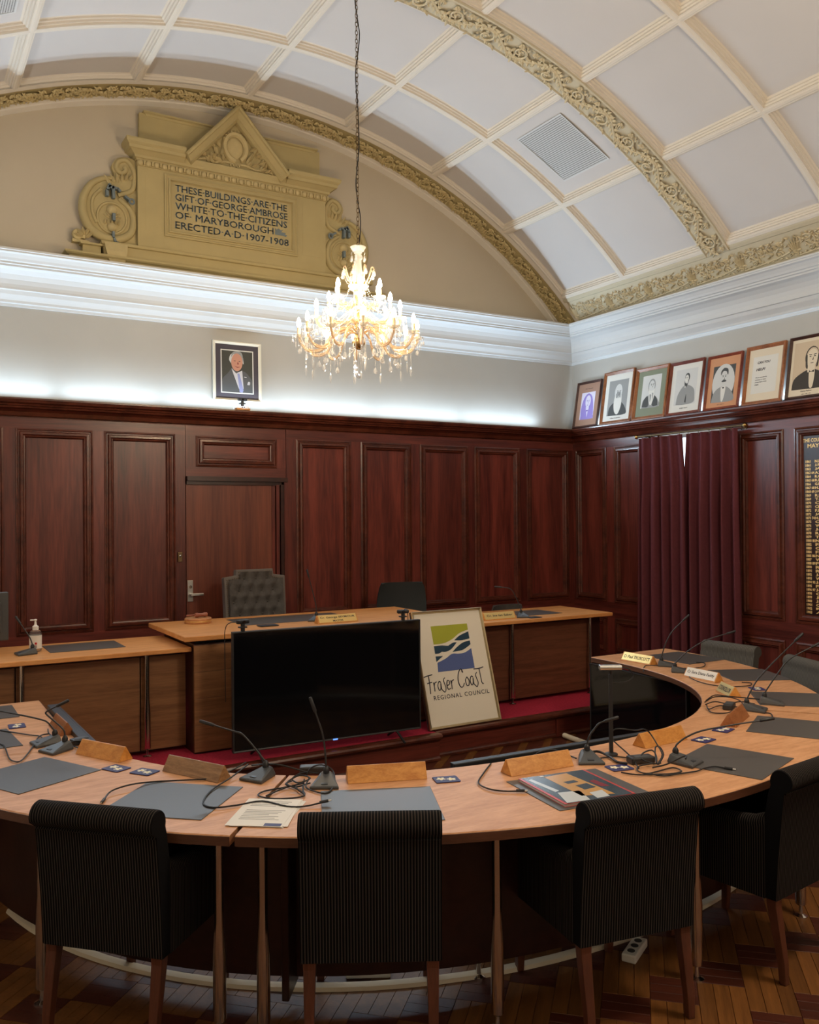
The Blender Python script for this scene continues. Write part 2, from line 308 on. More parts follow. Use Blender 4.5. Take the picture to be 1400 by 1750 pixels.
# arch against the end wall, springing bands on both sides
arc_sheet([(7.60, RV), (7.63, RV - .006), (7.655, RV - .008), (7.66, RV), (7.90, RV - .006), (7.905, RV - .018), (7.93, RV - .022), (7.935, RV - .034), (7.96, RV - .038), (7.985, RV - .048), (8.0, RV - .05)], -48 * D2, 48 * D2, 60).build('end_arch_moulding', 'rib', ceiling, smooth=30)
arc_sheet([(7.662, RV - .004), (7.90, RV - .010)], -47 * D2, 47 * D2, 60).build('end_arch_ground', 'ochre', ceiling, smooth=30)
A8 = AK[8] + RIBW
for s in (1, -1):
    m = MB()
    a1 = AK[8] if s > 0 else -AK[0]
    m.loft([[cyl(s * (a1 + .001 + q), y, RV - d) for q, d in ((0, 0), (.004, .006), (.010, .006), (.012, -.002), (.075, -.002), (.11, 0))] for y in (FY, 7.65)], False, False)
    m.build('springing_band', 'band', ceiling)
# ---- carved leaf units
def leaf(mb, x, y, ang, ln, wd, h):
    c, s = math.cos(ang), math.sin(ang)
    def P(u, v, z): return (x + u * c - v * s, y + u * s + v * c, z)
    pts = [P(0, 0, 0), P(.3 * ln, .5 * wd, .25 * h), P(.6 * ln, .42 * wd, .5 * h), P(ln, 0, .75 * h), P(.6 * ln, -.42 * wd, .5 * h), P(.3 * ln, -.5 * wd, .25 * h), P(.35 * ln, 0, h), P(.7 * ln, 0, 1.15 * h)]
    mb.add(pts, [(0, 5, 6), (5, 4, 7, 6), (4, 3, 7), (0, 6, 1), (1, 6, 7, 2), (2, 7, 3)])
def spiral(cx, cy, r0, a0, turns, hand, z0, n=16):
    return [(cx + r0 * (1 - .78 * t) * math.cos(a0 + hand * turns * 2 * PI * t), cy + r0 * (1 - .78 * t) * math.sin(a0 + hand * turns * 2 * PI * t), z0 + .5 * z0 * t) for t in [i / n for i in range(n + 1)]]
def scroll_unit(L, W, seed):
    rnd = random.Random(seed); mb = MB(); r = W * .040
    st = [(L * t, W * (.5 + .30 * math.sin(2 * PI * t)), r) for t in [i / 20 for i in range(21)]]
    mb.tube(st, r, 5)
    for q, hand in ((.27, -1), (.77, 1)):
        cx, cy = L * q, W * (.5 - .06 * hand * -1)
        sp = spiral(cx, cy, W * .34, PI * (.9 if hand < 0 else -.9), 1.35, hand, r)
        mb.tube(sp, [r * (1.25 - .6 * i / 16) for i in range(17)], 5)
        for i in range(1, 14, 2):
            x, y, z = sp[i]; a = math.atan2(y - cy, x - cx)
            leaf(mb, x, y, a + hand * .6, W * rnd.uniform(.14, .2), W * .10, W * .10)
        mb.ball((cx, cy, r), W * .055, 6, 4)
        for i in range(3): leaf(mb, cx, cy, 2 * PI * i / 3 + q, W * .16, W * .10, W * .06)
    for i in range(30):
        t = (i + .5) / 30; x = L * t; y = W * (.5 + .30 * math.sin(2 * PI * t)); up = 1 if i % 2 else -1
        a = up * rnd.uniform(.7, 1.5)
        leaf(mb, x, y, a, W * rnd.uniform(.16, .26), W * rnd.uniform(.10, .14), W * .11)
    for i in range(46):
        leaf(mb, L * (i + .5) / 46, W * rnd.uniform(.06, .94), rnd.uniform(0, 6.28), W * rnd.uniform(.11, .17), W * rnd.uniform(.06, .09), W * .075)
    for i in range(9):
        x = L * (i + .5) / 9; side = i % 2
        y = W * (.09 if side else .91)
        if abs(y - W * (.5 + .30 * math.sin(2 * PI * x / L))) > W * .3:
            for j in range(3): leaf(mb, x, y, (PI / 2 if side else -PI / 2) + (j - 1) * .8, W * .17, W * .10, W * .10)
            mb.ball((x, y, W * .03), W * .035, 6, 4)
    return mb
def bend(mb, L):
    mb.v = [(x - L / 2, y, z + (x - L / 2) ** 2 / (2 * RV)) for x, y, z in mb.v]; return mb
def frieze_unit(L, W, seed):
    rnd = random.Random(seed); mb = MB(); r = W * .03
    # tall palmette fronds rising from the foot, two volutes and berries
    sp = spiral(L * .30, W * .52, W * .33, PI, 1.4, -1, r); mb.tube(sp, [r * (1.4 - .7 * i / 16) for i in range(17)], 5)
    sp2 = spiral(L * .74, W * .30, W * .19, 0, 1.3, 1, r); mb.tube(sp2, [r * (1.3 - .6 * i / 16) for i in range(17)], 5)
    mb.tube(smoothpts([(L * .02, W * .06, r), (L * .10, W * .5, r), (L * .14, W * .80, r)]), r * 1.2, 5)
    mb.tube(smoothpts([(L * .05, W * .06, r), (L * .45, W * .12, r), (L * .92, W * .28, r), (L * .95, W * .6, r)]), r * 1.2, 5)
    for i in range(5): leaf(mb, L * .03, W * .1, PI / 2 + (i - 2) * .16 - .05, W * (.85 - .1 * abs(i - 2)), W * .09, W * .11)
    for q in (.30, .52, .62, .74, .86):
        for j in range(4):
            leaf(mb, L * q + rnd.uniform(-.02, .02), W * rnd.uniform(.45, .72), rnd.uniform(.4, 2.6), W * rnd.uniform(.18, .28), W * .11, W * .10)
    for i in range(12):
        leaf(mb, L * (i + .5) / 12, W * .10, rnd.uniform(-.3, .5), W * .17, W * .09, W * .07)
    for q, y in ((.30, .52), (.74, .30), (.50, .72), (.62, .58), (.86, .66), (.42, .2)): mb.ball((L * q, W * y, r), W * .05, 6, 4)
    for i in range(60):
        leaf(mb, L * (i + .5) / 60, W * rnd.uniform(.12, .86), rnd.uniform(.2, 2.9), W * rnd.uniform(.14, .22), W * rnd.uniform(.07, .10), W * .10)
    for i in range(10):
        x, y, z = sp[1 + i]; a = math.atan2(y - W * .52, x - L * .30); leaf(mb, x, y, a - .5, W * .15, W * .09, W * .07)
    return mb
def vault_matrix(a, y, r):
    """local x round the vault, local y along it, z inward"""
    t = Vector((math.cos(a), 0, -math.sin(a))); n = Vector((-math.sin(a), 0, -math.cos(a)))
    return frame3(cyl(a, y, r), t, n.cross(t), n)
Lu = .62; stp = Lu / RV
proto = bend(scroll_unit(Lu, .245, 3), Lu).build('carved_scroll', 'leaf', ceiling); first = True
for y0, y1, t in tr:
    if t != 'b' or y0 < 2: continue
    a = 43.2 * D2 - stp / 2
    while a > -40 * D2:
        Mx = vault_matrix(a, y0 + .265, RV - .010)
        if first: proto.matrix_local = Mx; first = False
        else: inst(proto, ceiling, Mx)
        a -= stp
Lb = .46; stp = Lb / RV
proto = bend(scroll_unit(Lb, .225, 5), Lb).build('carved_scroll', 'ochre_l', ceiling); first = True
a = 46.8 * D2 - stp / 2
while a > -36 * D2:
    Mx = vault_matrix(a, 7.895, RV - .013)
    if first: proto.matrix_local = Mx; first = False
    else: inst(proto, ceiling, Mx)
    a -= stp
proto = frieze_unit(.56, .235, 9).build('carved_frieze', 'leaf', ceiling)
for k in range(11):
    aa = 46.1 * D2; n = Vector((-math.sin(aa), 0, -math.cos(aa))); upv = Vector((-math.cos(aa), 0, math.sin(aa)))
    Mx = frame3(cyl(aa, 7.60 - .56 * k, RV + .002), (0, -1, 0), upv, n)
    if k == 0: proto.matrix_local = Mx
    else: inst(proto, ceiling, Mx)
# ---- air grilles in two coffers
def grille(a0, a1, y0, y1, label):
    g = empty('ceiling_vent', cyl((a0 + a1) / 2, (y0 + y1) / 2, RV + .06), label=label, cat='vent', group='perforated ceiling vents')
    inv = Matrix.Translation(-Vector(g.location)); r = RV + .050
    MB().loft([[inv @ Vector(cyl(a0 + (a1 - a0) * i / 6, y, r)) for y in (y0, y1)] for i in range(7)], False, False).build('dark_backing', 'cable', g)
    m = MB(); na, ny = 30, 36
    for i in range(na + 1):
        a = a0 + (a1 - a0) * i / na; w = .0052 / RV
        m.add([inv @ Vector(cyl(a + p, y, r - .002)) for p, y in ((-w, y0), (w, y0), (w, y1), (-w, y1))], [(0, 1, 2, 3)])
    for j in range(ny + 1):
        y = y0 + (y1 - y0) * j / ny; w = .0036
        for i in range(6):
            b0, b1 = a0 + (a1 - a0) * i / 6, a0 + (a1 - a0) * (i + 1) / 6
            m.add([inv @ Vector(cyl(q, yy, r - .003)) for q, yy in ((b0, y - w), (b1, y - w), (b1, y + w), (b0, y + w))], [(0, 1, 2, 3)])
    tag(m.build('grille_bars', 'white', g), kind='stuff')
    m = MB()
    P = [(0, 0), (0, .004), (-.012, .004), (-.012, 0)]
    m.loft([[inv @ Vector(cyl(a, y, r - d)) for a, y in ((a0 + o / RV, y0 + o), (a1 - o / RV, y0 + o), (a1 - o / RV, y1 - o), (a0 + o / RV, y1 - o))] for o, d in P], False).build('vent_frame', 'white', g)
grille(22.95 * D2, 29.45 * D2, 5.86, 6.445, 'square perforated vent in the ceiling coffer right of the chandelier')
grille(-29.6 * D2, -24.0 * D2, 5.86, 6.445, 'perforated vent cut off at the upper left corner of the picture')
# ---- cornice and rail
def run(name, prof, m, label, cat, rr=True):
    """mitred run along the end wall and the right wall"""
    a = MB().loft([[(LX, B - p, z) for p, z in prof], [(R - p, B - p, z) for p, z in prof]], True, True).build(name + '_1' if name == 'trim' else name, m, smooth=False)
    b = MB().loft([[(R - p, B - p, z) for p, z in prof], [(R - p, FY, z) for p, z in prof]], True, True).build(name, m)
    return a, b
CORN = [(0, 3.63), (.02, 3.63), (.025, 3.65), (.045, 3.655), (.05, 3.675), (.062, 3.69), (.085, 3.715), (.10, 3.745), (.118, 3.75), (.12, 3.768), (.125, 3.79), (.14, 3.825), (.17, 3.86), (.215, 3.888), (.262, 3.90), (.265, 3.915), (.285, 3.918), (.288, 3.932), (.305, 3.937), (.318, 3.955), (.345, 3.98), (.372, 3.988), (.375, 4.0), (.385, 4.003), (.385, 4.018), (.20, 4.05), (0, 4.06)]
RAIL = [(0, 2.700), (.022, 2.702), (.024, 2.715), (.045, 2.718), (.05, 2.726), (.062, 2.75), (.09, 2.768), (.125, 2.776), (.13, 2.79), (.145, 2.793), (.150, 2.806), (.172, 2.815), (.178, 2.835), (.182, 2.838), (.182, 2.852), (0, 2.856)]
for nm, prof, mt, l1, l2, ct in (('trim', CORN, 'white', 'white moulded cornice across the end wall', 'white moulded cornice along the right wall', 'cornice'), ('rail', RAIL, 'mah_mould', 'dark timber rail shelf capping the end wall wainscot', 'dark timber rail shelf carrying the row of portraits', 'rail')):
    k0 = 1 if nm == 'trim' else 3
    a = MB().loft([[(LX, B - p, z) for p, z in prof], [(R - p, B - p, z) for p, z in prof]], True).build('trim_%d' % k0, mt); struct(a, l1, ct)
    b = MB().loft([[(R - p, B - p, z) for p, z in prof], [(R - p, FY, z) for p, z in prof]], True).build('trim_%d' % (k0 + 1), mt); struct(b, l2, ct)
# ---- wainscot
PM = [(-.002, 0), (-.002, .020), (.012, .024), (.018, .016), (.026, .016), (.034, .034), (.052, .036), (.060, .022), (.070, .020), (.078, .004), (.080, 0)]
def wpanel(par, W, a0, a1, z0, z1, hor=False, mould='mah_mould', base=.012):
    MB().add([W(a0, z0, base), W(a1, z0, base), W(a1, z1, base), W(a0, z1, base)], [(0, 1, 2, 3)]).build('panel', 'mah_h' if hor else 'mah_v', par)
    MB().ring([(o, d + base + .004) for o, d in PM], a0, a1, z0, z1, W).build('panel_moulding', mould, par)
def board(par, W, a0, a1, z0, z1, hor=False, d=.03, name=None):
    v = [W(a0, z0, 0), W(a1, z0, 0), W(a1, z1, 0), W(a0, z1, 0), W(a0, z0, d), W(a1, z0, d), W(a1, z1, d), W(a0, z1, d)]
    return MB().add(v, [(0, 3, 2, 1), (4, 5, 6, 7), (0, 1, 5, 4), (1, 2, 6, 5), (2, 3, 7, 6), (3, 0, 4, 7)]).build(name or ('rail_board' if hor else 'stile'), 'mah_h' if hor else 'mah_v', par)
PB, PT, LT = .878, 2.618, .705
bx = [(-.66, .07), (.19, .81), (.908, 1.522), (1.62, 2.238)]
bx2 = [(3.43, 4.026), (4.14, 4.738), (4.846, 5.463), (5.55, 6.173), (6.273, 6.892)]
for a0, a1 in bx + bx2:
    wpanel(wall_back, WB, a0, a1, PB, PT); wpanel(wall_back, WB, a0, a1, .30, LT)
def fill(par, W, xs, e0, e1):
    board(par, W, e0, e1, PT, 2.705, True); board(par, W, e0, e1, LT, PB, True, d=.0302); board(par, W, e0, e1, .2, .30, True, d=.045)
    ed = [e0] + [v for p in xs for v in p] + [e1]
    for i in range(0, len(ed), 2): board(par, W, ed[i], ed[i + 1], .2, PT, d=.0298)
fill(wall_back, WB, bx, LX, 2.333); fill(wall_back, WB, bx2, 3.325, R - .03)
# transom over the door
board(wall_back, WB, 2.337, 3.32, 2.61, 2.705, True); board(wall_back, WB, 2.337, 3.32, 2.238, 2.33, True)
board(wall_back, WB, 2.337, 2.434, 2.33, 2.61); board(wall_back, WB, 3.226, 3.32, 2.33, 2.61)
wpanel(wall_back, WB, 2.434, 3.226, 2.33, 2.61, True)
# door: recessed leaf with stepped jamb and head
door = struct(empty('door_1', (2.34, 7.97, .2)), 'flush timber door in the end wall behind the tufted chair', 'door')
def dl(o): o.location = (-2.34, -7.97, -.2); return o
dl(MB().box(2.335, 3.165, 7.955, 7.999, .2, 2.165).build('leaf', 'door', door))
dl(MB().box(2.337, 3.32, 7.915, 7.999, 2.195, 2.237).build('head', 'mah_dark', door)); dl(MB().box(2.337, 3.26, 7.94, 7.999, 2.162, 2.195).build('head', 'mah_dark', door))
for i in range(3): dl(MB().box(3.168 + i * .04, 3.2 + i * .04, 7.955 - .016 * i, 7.999, .2, 2.165 + .002 * i).build('jamb', 'mah_dark' if i == 2 else 'mah_v', door))
pl = dl(MB().box(2.342, 2.392, 7.947, 7.956, 1.09, 1.285).build('lock_plate', 'silver', door, bevel=.002)); pl['label'] = 'satin steel lock plate'
m = MB(); T = Matrix.Translation((2.368, 7.95, 1.155)) @ Matrix.Rotation(PI / 2, 4, 'X'); m.lathe([(.013, 0), (.013, .05)], 12, T); m.box(2.358, 2.475, 7.892, 7.908, 1.143, 1.167)
dl(m.build('lever_handle', 'silver', door, bevel=.003)); dl(MB().lathe([(.014, 0), (.014, .008)], 14, Matrix.Translation((2.368, 7.95, 1.225)) @ Matrix.Rotation(PI / 2, 4, 'X')).build('lock_cylinder', 'chrome', door))
dl(MB().box(3.165, 3.325, 7.990, 7.9985, .2, 2.20).build('jamb_backing', 'mah_dark', door)); dl(MB().box(3.286, 3.325, 7.93, 7.9985, .2, 2.238).build('jamb', 'mah_v', door))
sw = empty('push_button', (2.277, 7.966, 1.50), label='small dark push button plate on the stile left of the door', cat='switch')
MB().box(-.020, .020, -.012, .004, -.045, .045).build('plate', 'bronze', sw, bevel=.003); MB().lathe([(.009, 0), (.010, .006), (.004, .010)], 12, Matrix.Translation((0, -.012, .010)) @ Matrix.Rotation(PI / 2, 4, 'X')).build('button', 'chrome', sw, smooth=40)
# right wall wainscot; y falls towards the camera
rx = [(7.41, 7.92), (6.85, 7.288), (5.124, 5.60), (4.30, 5.01), (3.60, 4.19), (2.9, 3.49)]
rx = sorted(rx)
for a0, a1 in rx:
    wpanel(wall_right, WR, a0, a1, PB, PT); wpanel(wall_right, WR, a0, a1, .30, LT)
fill(wall_right, WR, [q for q in rx if q[0] < 5.7], 2.2, 5.76); fill(wall_right, WR, [q for q in rx if q[0] > 6.7], 6.64, B - .03)
board(wall_right, WR, 5.76, 6.64, .2, .95, True)
board(wall_right, WR, FY, 2.2, .2, 2.705); board(wall_back, WB, LX, R, 0, .2, True, name='baseboard')
board(wall_right, WR, FY, B, 0, .2, True, d=.04, name='baseboard')
# window behind the curtains
win = struct(empty('window_1', (R + .05, 6.2, .95)), 'sash window hidden behind the burgundy curtains', 'window')
m = MB(); WW = lambda a, z, d: (R + .08 - d, a, z)
o = m.ring([(0, 0), (0, .07), (.05, .07), (.05, 0)], WY0, WY1, WZ0, WZ1, WW).build('sash_frame', 'white', win); o.location = -Vector(win.location)
o = MB().box(R + .03, R + .06, WY0, WY1, 1.78, 1.82).build('sash_rail', 'white', win); o.location = -Vector(win.location)
o = MB().add([(R + .05, WY0, WZ0), (R + .05, WY1, WZ0), (R + .05, WY1, WZ1), (R + .05, WY0, WZ1)], [(0, 1, 2, 3)]).build('pane', 'pane', win); o.location = -Vector(win.location)
# ---- floor, laid diagonally in columns of three long light strips and three short dark ones
floor = struct(MB().box(LX - .1, R + .1, FY - .1, B + .1, -.2, -.004).build('floor', 'strip_d'), 'timber parquet floor laid on the diagonal', 'floor')
CW, LL, LD = .180, .352, .180
PER = LL + LD
cells = []
u1 = Vector((math.sqrt(.5), math.sqrt(.5), 0)); u2 = Vector((math.sqrt(.5), -math.sqrt(.5), 0)); O0 = Vector((3.006, 2.441, 0))
def inview(p):
    d = p - Vector((0, 0, 1.85)); z = d.dot(_f)
    if z < .5: return 0
    u = 700 + 1503 * d.dot(_r) / z; v = 875 - 1503 * d.dot(_u) / z
    return 1 / z if -20 < u < 1420 and v < 1770 else 0
for ci in range(-40, 44):
    off = -(ci % 3) * CW * (.96)
    for bi in range(-16, 18):
        for dark in (0, 1):
            s0 = bi * PER + off + (0 if not dark else LL)
            for k in range(3):
                if not dark: c = O0 - u1 * (s0 + LL / 2) + u2 * (ci * CW + (k + .5) * CW / 3); size = (LL, CW / 3); rot = PI / 4
                else: c = O0 - u1 * (s0 + (k + .5) * LD / 3) + u2 * ((ci + .5) * CW); size = (CW, LD / 3); rot = -PI / 4
                if LX + .1 < c.x < R and FY < c.y < 5.62: cells.append((inview(c), c, dark, rot))
cells.sort(key=lambda q: -q[0] * (1 if q[1].y < 2.75 or (q[1].x - 2.75) ** 2 + (q[1].y - 5.1) ** 2 < 3.7 else .4))
def strip_mesh(l, w):
    g = .0008; b = .0015; x, y = l / 2 - g, w / 2 - g
    return MB().loft([[(-x, -y, -.004), (x, -y, -.004), (x, y, -.004), (-x, y, -.004)], [(-x, -y, -b), (x, -y, -b), (x, y, -b), (-x, y, -b)], [(-x + b, -y + b, 0), (x - b, -y + b, 0), (x - b, y - b, 0), (-x + b, y - b, 0)]], True)
pl_ = strip_mesh(LL, CW / 3).build('strip', 'strip_l', floor); pd_ = strip_mesh(CW, LD / 3).build('strip', 'strip_d', floor)
used = [0, 0]; rest = [MB(), MB()]
for q, (s, c, dark, rot) in enumerate(cells):
    Mx = Matrix.Translation(c) @ Matrix.Rotation(rot, 4, 'Z')
    if q < 300:
        p = pd_ if dark else pl_
        if not used[dark]: p.matrix_local = Mx; used[dark] = 1
        else: inst(p, floor, Mx)
    else:
        l, w = (CW, LD / 3) if dark else (LL, CW / 3); g = .0012
        x, y = l / 2 - g, w / 2 - g
        rest[dark].add([(-x, -y, 0), (x, -y, 0), (x, y, 0), (-x, y, 0), (-x - g, -y - g, -.0035), (x + g, -y - g, -.0035), (x + g, y + g, -.0035), (-x - g, y + g, -.0035)], [(0, 1, 2, 3), (4, 5, 1, 0), (5, 6, 2, 1), (6, 7, 3, 2), (7, 4, 0, 3)], Mx)
wood2 = lambda n, a, b_: wood(n, a, b_, (13, 13, 13), .46, 0, spec=.3)
M['strip_rest_l'] = wood2('parquet_light_far', (.105, .039, .009), (.18, .07, .017)); M['strip_rest_d'] = wood2('parquet_dark_far', (.045, .010, .005), (.08, .019, .009))
tag(rest[0].build('light_strips', 'strip_rest_l', floor), kind='stuff'); tag(rest[1].build('dark_strips', 'strip_rest_d', floor), kind='stuff')
# ---- dais along the end wall
dais = struct(empty('platform', (2.9, 6.8, 0)), 'low carpeted platform with dark timber riser below the end wall', 'platform')
def rel(o, p): o.location = -Vector(p.location); return o
SX = 3.60
rel(MB().box(LX, SX, 5.68, B, 0, .19).box(SX, R, 5.76, B, 0, .19).build('core', 'mah_dark', dais), dais)
rel(MB().box(LX, SX - .005, 5.66, B, .19, .2).box(SX - .005, R - .04, 5.74, B, .19, .2).build('carpet', 'carpet', dais), dais)
for x0, x1, y in ((LX, SX, 5.66), (SX, R - .04, 5.74)):
    prof = [(0, .145), (-.012, .147), (-.016, .158), (-.030, .162), (-.042, .172), (-.046, .186), (-.040, .199), (-.02, .204), (.03, .204), (.03, .145)]
    rel(MB().loft([[(x, y + p, z) for p, z in prof] for x in (x0, x1)]).build('nosing', 'mah_mould', dais), dais)
    rel(MB().box(x0, x1, y + .0, y + .03, 0, .146).build('riser_board', 'mah_h', dais), dais)
    rel(MB().loft([[(x, y + p, z) for p, z in ((0, 0), (-.016, 0), (-.016, .016), (-.008, .026), (0, .03))] for x in (x0, x1)]).build('quarter_round', 'mah_mould', dais), dais)
rel(MB().box(4.80, 4.835, 5.722, 5.745, .0, .146).build('riser_block', 'mah_v', dais), dais)
# ------------------------------------------------------------------ furniture
LTOP = .945; CTOP = 1.03
def slab(mb, x0, x1, y0, y1, z0, z1, b=.004):
    P = lambda i: [(x0 + i, y0 + i), (x1 - i, y0 + i), (x1 - i, y1 - i), (x0 + i, y1 - i)]
    return mb.loft([[(x, y, z) for x, y in P(i)] for i, z in ((b, z0), (0, z0 + b), (0, z1 - b), (b, z1))])
def steel_leg(parent, x, y, z0, z1, m='steel', r0=.017, r1=.024):
    h = z1 - z0
    mb = MB().lathe([(.004, .012), (.004, .05), (r1 * .8, .055), (r1, .06), (r1, h * .42), (r0, h * .58), (r0, h)], 14, Matrix.Translation((x, y, z0)))
    o = mb.build('leg', m, parent, smooth=40)
    MB().lathe([(.030, 0), (.030, .006), (.012, .014), (.008, .05)], 14, Matrix.Translation((x, y, z0))).build('glide_foot', 'chrome', o, smooth=40)
    return o
# wing desks on the platform
def wing(x0, x1, label, legs, pm, seams):
    d = empty('wing_desk', (0, 0, 0), label=label, cat='desk')
    slab(MB(), x0, x1, 6.11, 6.86, LTOP - .032, LTOP).build('desktop', 'desk', d)
    for a, b in zip(seams[:-1], seams[1:]): MB().box(a + .004, b - .004, 6.235, 6.26, .235, LTOP - .06).build('front_panel', pm, d)
    MB().box(x0 + .02, x1 - .02, 6.262, 6.29, .22, LTOP - .033).build('carcass', 'mah_dark', d)
    for x in legs: steel_leg(d, x, 6.19, .2, LTOP - .032)
    return d
wing(LX + .02, 1.825, 'low pale timber wing desk left of the raised desk', [.735, 1.535], 'panelw', [LX + .1, .70, 1.50, 1.822])
wing(3.912, 5.81, 'low timber wing desk right of the raised desk with reddish front panels', [4.70, 5.60], 'panelr', [3.93, 4.70, 5.62])
cd = empty('raised_desk', (0, 0, 0), label='raised timber centre desk standing behind the large black television', cat='desk')
slab(MB(), 1.755, 3.985, 6.03, 7.02, CTOP - .036, CTOP).build('desktop', 'desk', cd)
MB().box(1.86, 3.88, 6.12, 6.9, .95, CTOP - .036).build('shadow_gap', 'black', cd)
MB().box(1.832, 3.905, 6.075, 6.85, .2, .97).build('carcass', 'mah_dark', cd)
for i, (x0, x1) in enumerate(((1.828, 2.48), (2.49, 3.19), (3.20, 3.908))):
    for j in range(4): MB().box(x0, x1, 6.055, 6.078, .215 + j * .187, .215 + (j + 1) * .187 - .002).build('front_board', 'panelw', cd, bevel=.0015)
# ---- horseshoe table in sections
TC = (2.75, 5.16)
def se(a, n, th):
    c, s = math.cos(th), math.sin(th); r = ((abs(c) / a) ** n + (abs(s) / a) ** n) ** (-1 / n); return (TC[0] + r * c, TC[1] + r * s)
def curve(a, n, t0, t1, k, ends):
    """horseshoe line from angle t0 to t1 (degrees), straight on past -180 / 0 to the given y"""
    pts = [se(a, n, math.radians(t0 + (t1 - t0) * i / k)) for i in range(k + 1)]
    if t0 <= -180 and ends[0]: pts = [(TC[0] - a, ends[0])] + pts
    if t1 >= 0 and ends[1]: pts = pts + [(TC[0] + a, ends[1])]
    return pts
TZ = .745
secs = [(-180, -128.3, 16, (5.79, 0), 'left arm of the horseshoe council table', (-170, -145.8, -129.7)), (-127.9, -52, 24, (0, 0), 'curved middle of the horseshoe council table nearest the camera', (-126.3, -108.6, -89.7, -71.7, -54)), (-51.6, 0, 16, (0, 5.20), 'right arm of the horseshoe council table', (-44, -25, -4))]
for t0, t1, k, ends, lab, legs in secs:
    t = empty('conference_table', (0, 0, 0), label=lab, cat='table')
    def band2(ai, ni, ao, no, z0, z1, b=.004):
        i0, o0 = curve(ai, ni, t0, t1, k, ends), curve(ao, no, t0, t1, k, ends)
        ib, ob = curve(ai + b, ni, t0, t1, k, ends), curve(ao - b, no, t0, t1, k, ends)
        return MB().loft([[(*i0[q], z0), (*i0[q], z1 - b), (*ib[q], z1), (*ob[q], z1), (*o0[q], z1 - b), (*o0[q], z0)] for q in range(len(i0))])
    band2(1.965, 2.4, 2.785, 2.03, TZ - .036, TZ).build('tabletop', 'table', t, smooth=30)
    band2(1.962, 2.4, 2.788, 2.03, TZ - .0365, TZ - .0035, .0008).build('edge_band', 'desk_x', t, smooth=30)
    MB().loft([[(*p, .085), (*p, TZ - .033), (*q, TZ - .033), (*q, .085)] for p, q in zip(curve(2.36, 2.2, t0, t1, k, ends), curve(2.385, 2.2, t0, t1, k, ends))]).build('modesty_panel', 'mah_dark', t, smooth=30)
    for a in legs:
        x, y = se(2.71, 2.03, math.radians(a)); steel_leg(t, x, y, 0, TZ - .032)
    if k == 24:
        ca = math.radians(-125.3); x, y = se(2.50, 2.1, ca)
        MB().box(-.12, .05, -.014, .014, .06, TZ - .033, Matrix.Translation((x, y, 0)) @ Matrix.Rotation(ca, 4, 'Z')).build('support_fin', 'mah_dark', t, bevel=.004)
x, y = se(2.38, 2.2, math.radians(-104.2)); o = bpy.data.objects['conference_table.001']; steel_leg(o, 2.033, 2.939 - .02, 0, TZ - .032, r0=.012, r1=.018)
cc = MB(); cp = curve(2.315, 2.2, -165, -40, 40, (0, 0))
def tang(pts, i): a, b = Vector(pts[max(i - 1, 0)]), Vector(pts[min(i + 1, len(pts) - 1)]); d = (b - a).normalized(); return Vector((d.y, -d.x))
cc.loft([[(p[0] + tang(cp, i).x * w, p[1] + tang(cp, i).y * w, z) for w, z in ((-.026, 0), (-.020, .014), (0, .020), (.020, .014), (.026, 0))] for i, p in enumerate(cp)])
tag(cc.build('cable_cover', 'mat_cream', smooth=50), 'long beige cable cover curving along the floor under the table', 'cable cover')
tag(MB().tube([(4.83, 5.66, .022), (4.80, 5.30, .022), (4.72, 4.6, .022)], .022, 10).build('conduit', 'mat_cream', smooth=50), 'short beige conduit on the parquet beside the right floor screen', 'conduit')
# desk pads
def pad(x, y, ang, z, label, w=.445, d=.40, group='grey desk pads'):
    o = MB().loft([[(sx * w / 2 * (1 - i), sy * d / 2 * (1 - i), zz) for sx, sy in ((-1, -1), (1, -1), (1, 1), (-1, 1))] for i, zz in ((0, 0), (0, .0022), (.006, .0030))]).build('desk_pad', 'pad', loc=(x, y, z), rot=(0, 0, ang))
    return tag(o, label, 'desk pad', group)
pads = [(.395, 5.545, 90, 'dark desk pad on the far end of the left table arm', .36), (.345, 4.87, -86, 'grey desk pad behind the two microphones on the left table arm', .42), (.53, 4.12, -63, 'large grey desk pad before the left striped chair nearest the left picture edge', .40), (.955, 3.455, -42, 'grey desk pad crossed by cables left of the stacked papers', .42), (1.615, 2.97, -24, 'grey desk pad right of the stacked papers and before the middle chair', .445), (2.40, 2.725, -7, 'grey desk pad lying under the picture book', .445), (3.25, 2.665, 19, 'grey desk pad under the end of the loose cable right of the picture book', .42), (4.02, 2.915, 30, 'grey desk pad right of the short dark block beside the two upright microphones', .40), (4.62, 3.37, 47, 'grey desk pad behind the paired upright microphones of the right table arm', .40), (5.085, 4.03, 64, 'grey desk pad in front of the nearer grey chair back on the right table arm', .42), (5.28, 4.78, 90, 'grey desk pad on the far end of the right table arm', .47)]
for x, y, a, lab, w in pads: pad(x, y, math.radians(a), TZ + .0005, lab, w, .40 if w > .37 else .46)
pad(1.185, 6.565, 0, LTOP + .0005, 'grey desk pad on the low left wing desk', .50, .38); pad(2.80, 6.64, 0, CTOP + .0005, 'grey desk pad on the raised centre desk before the tufted chair', .93, .44); pad(5.15, 6.50, 0, LTOP + .0005, 'dark desk pad on the right wing desk', .46, .36)
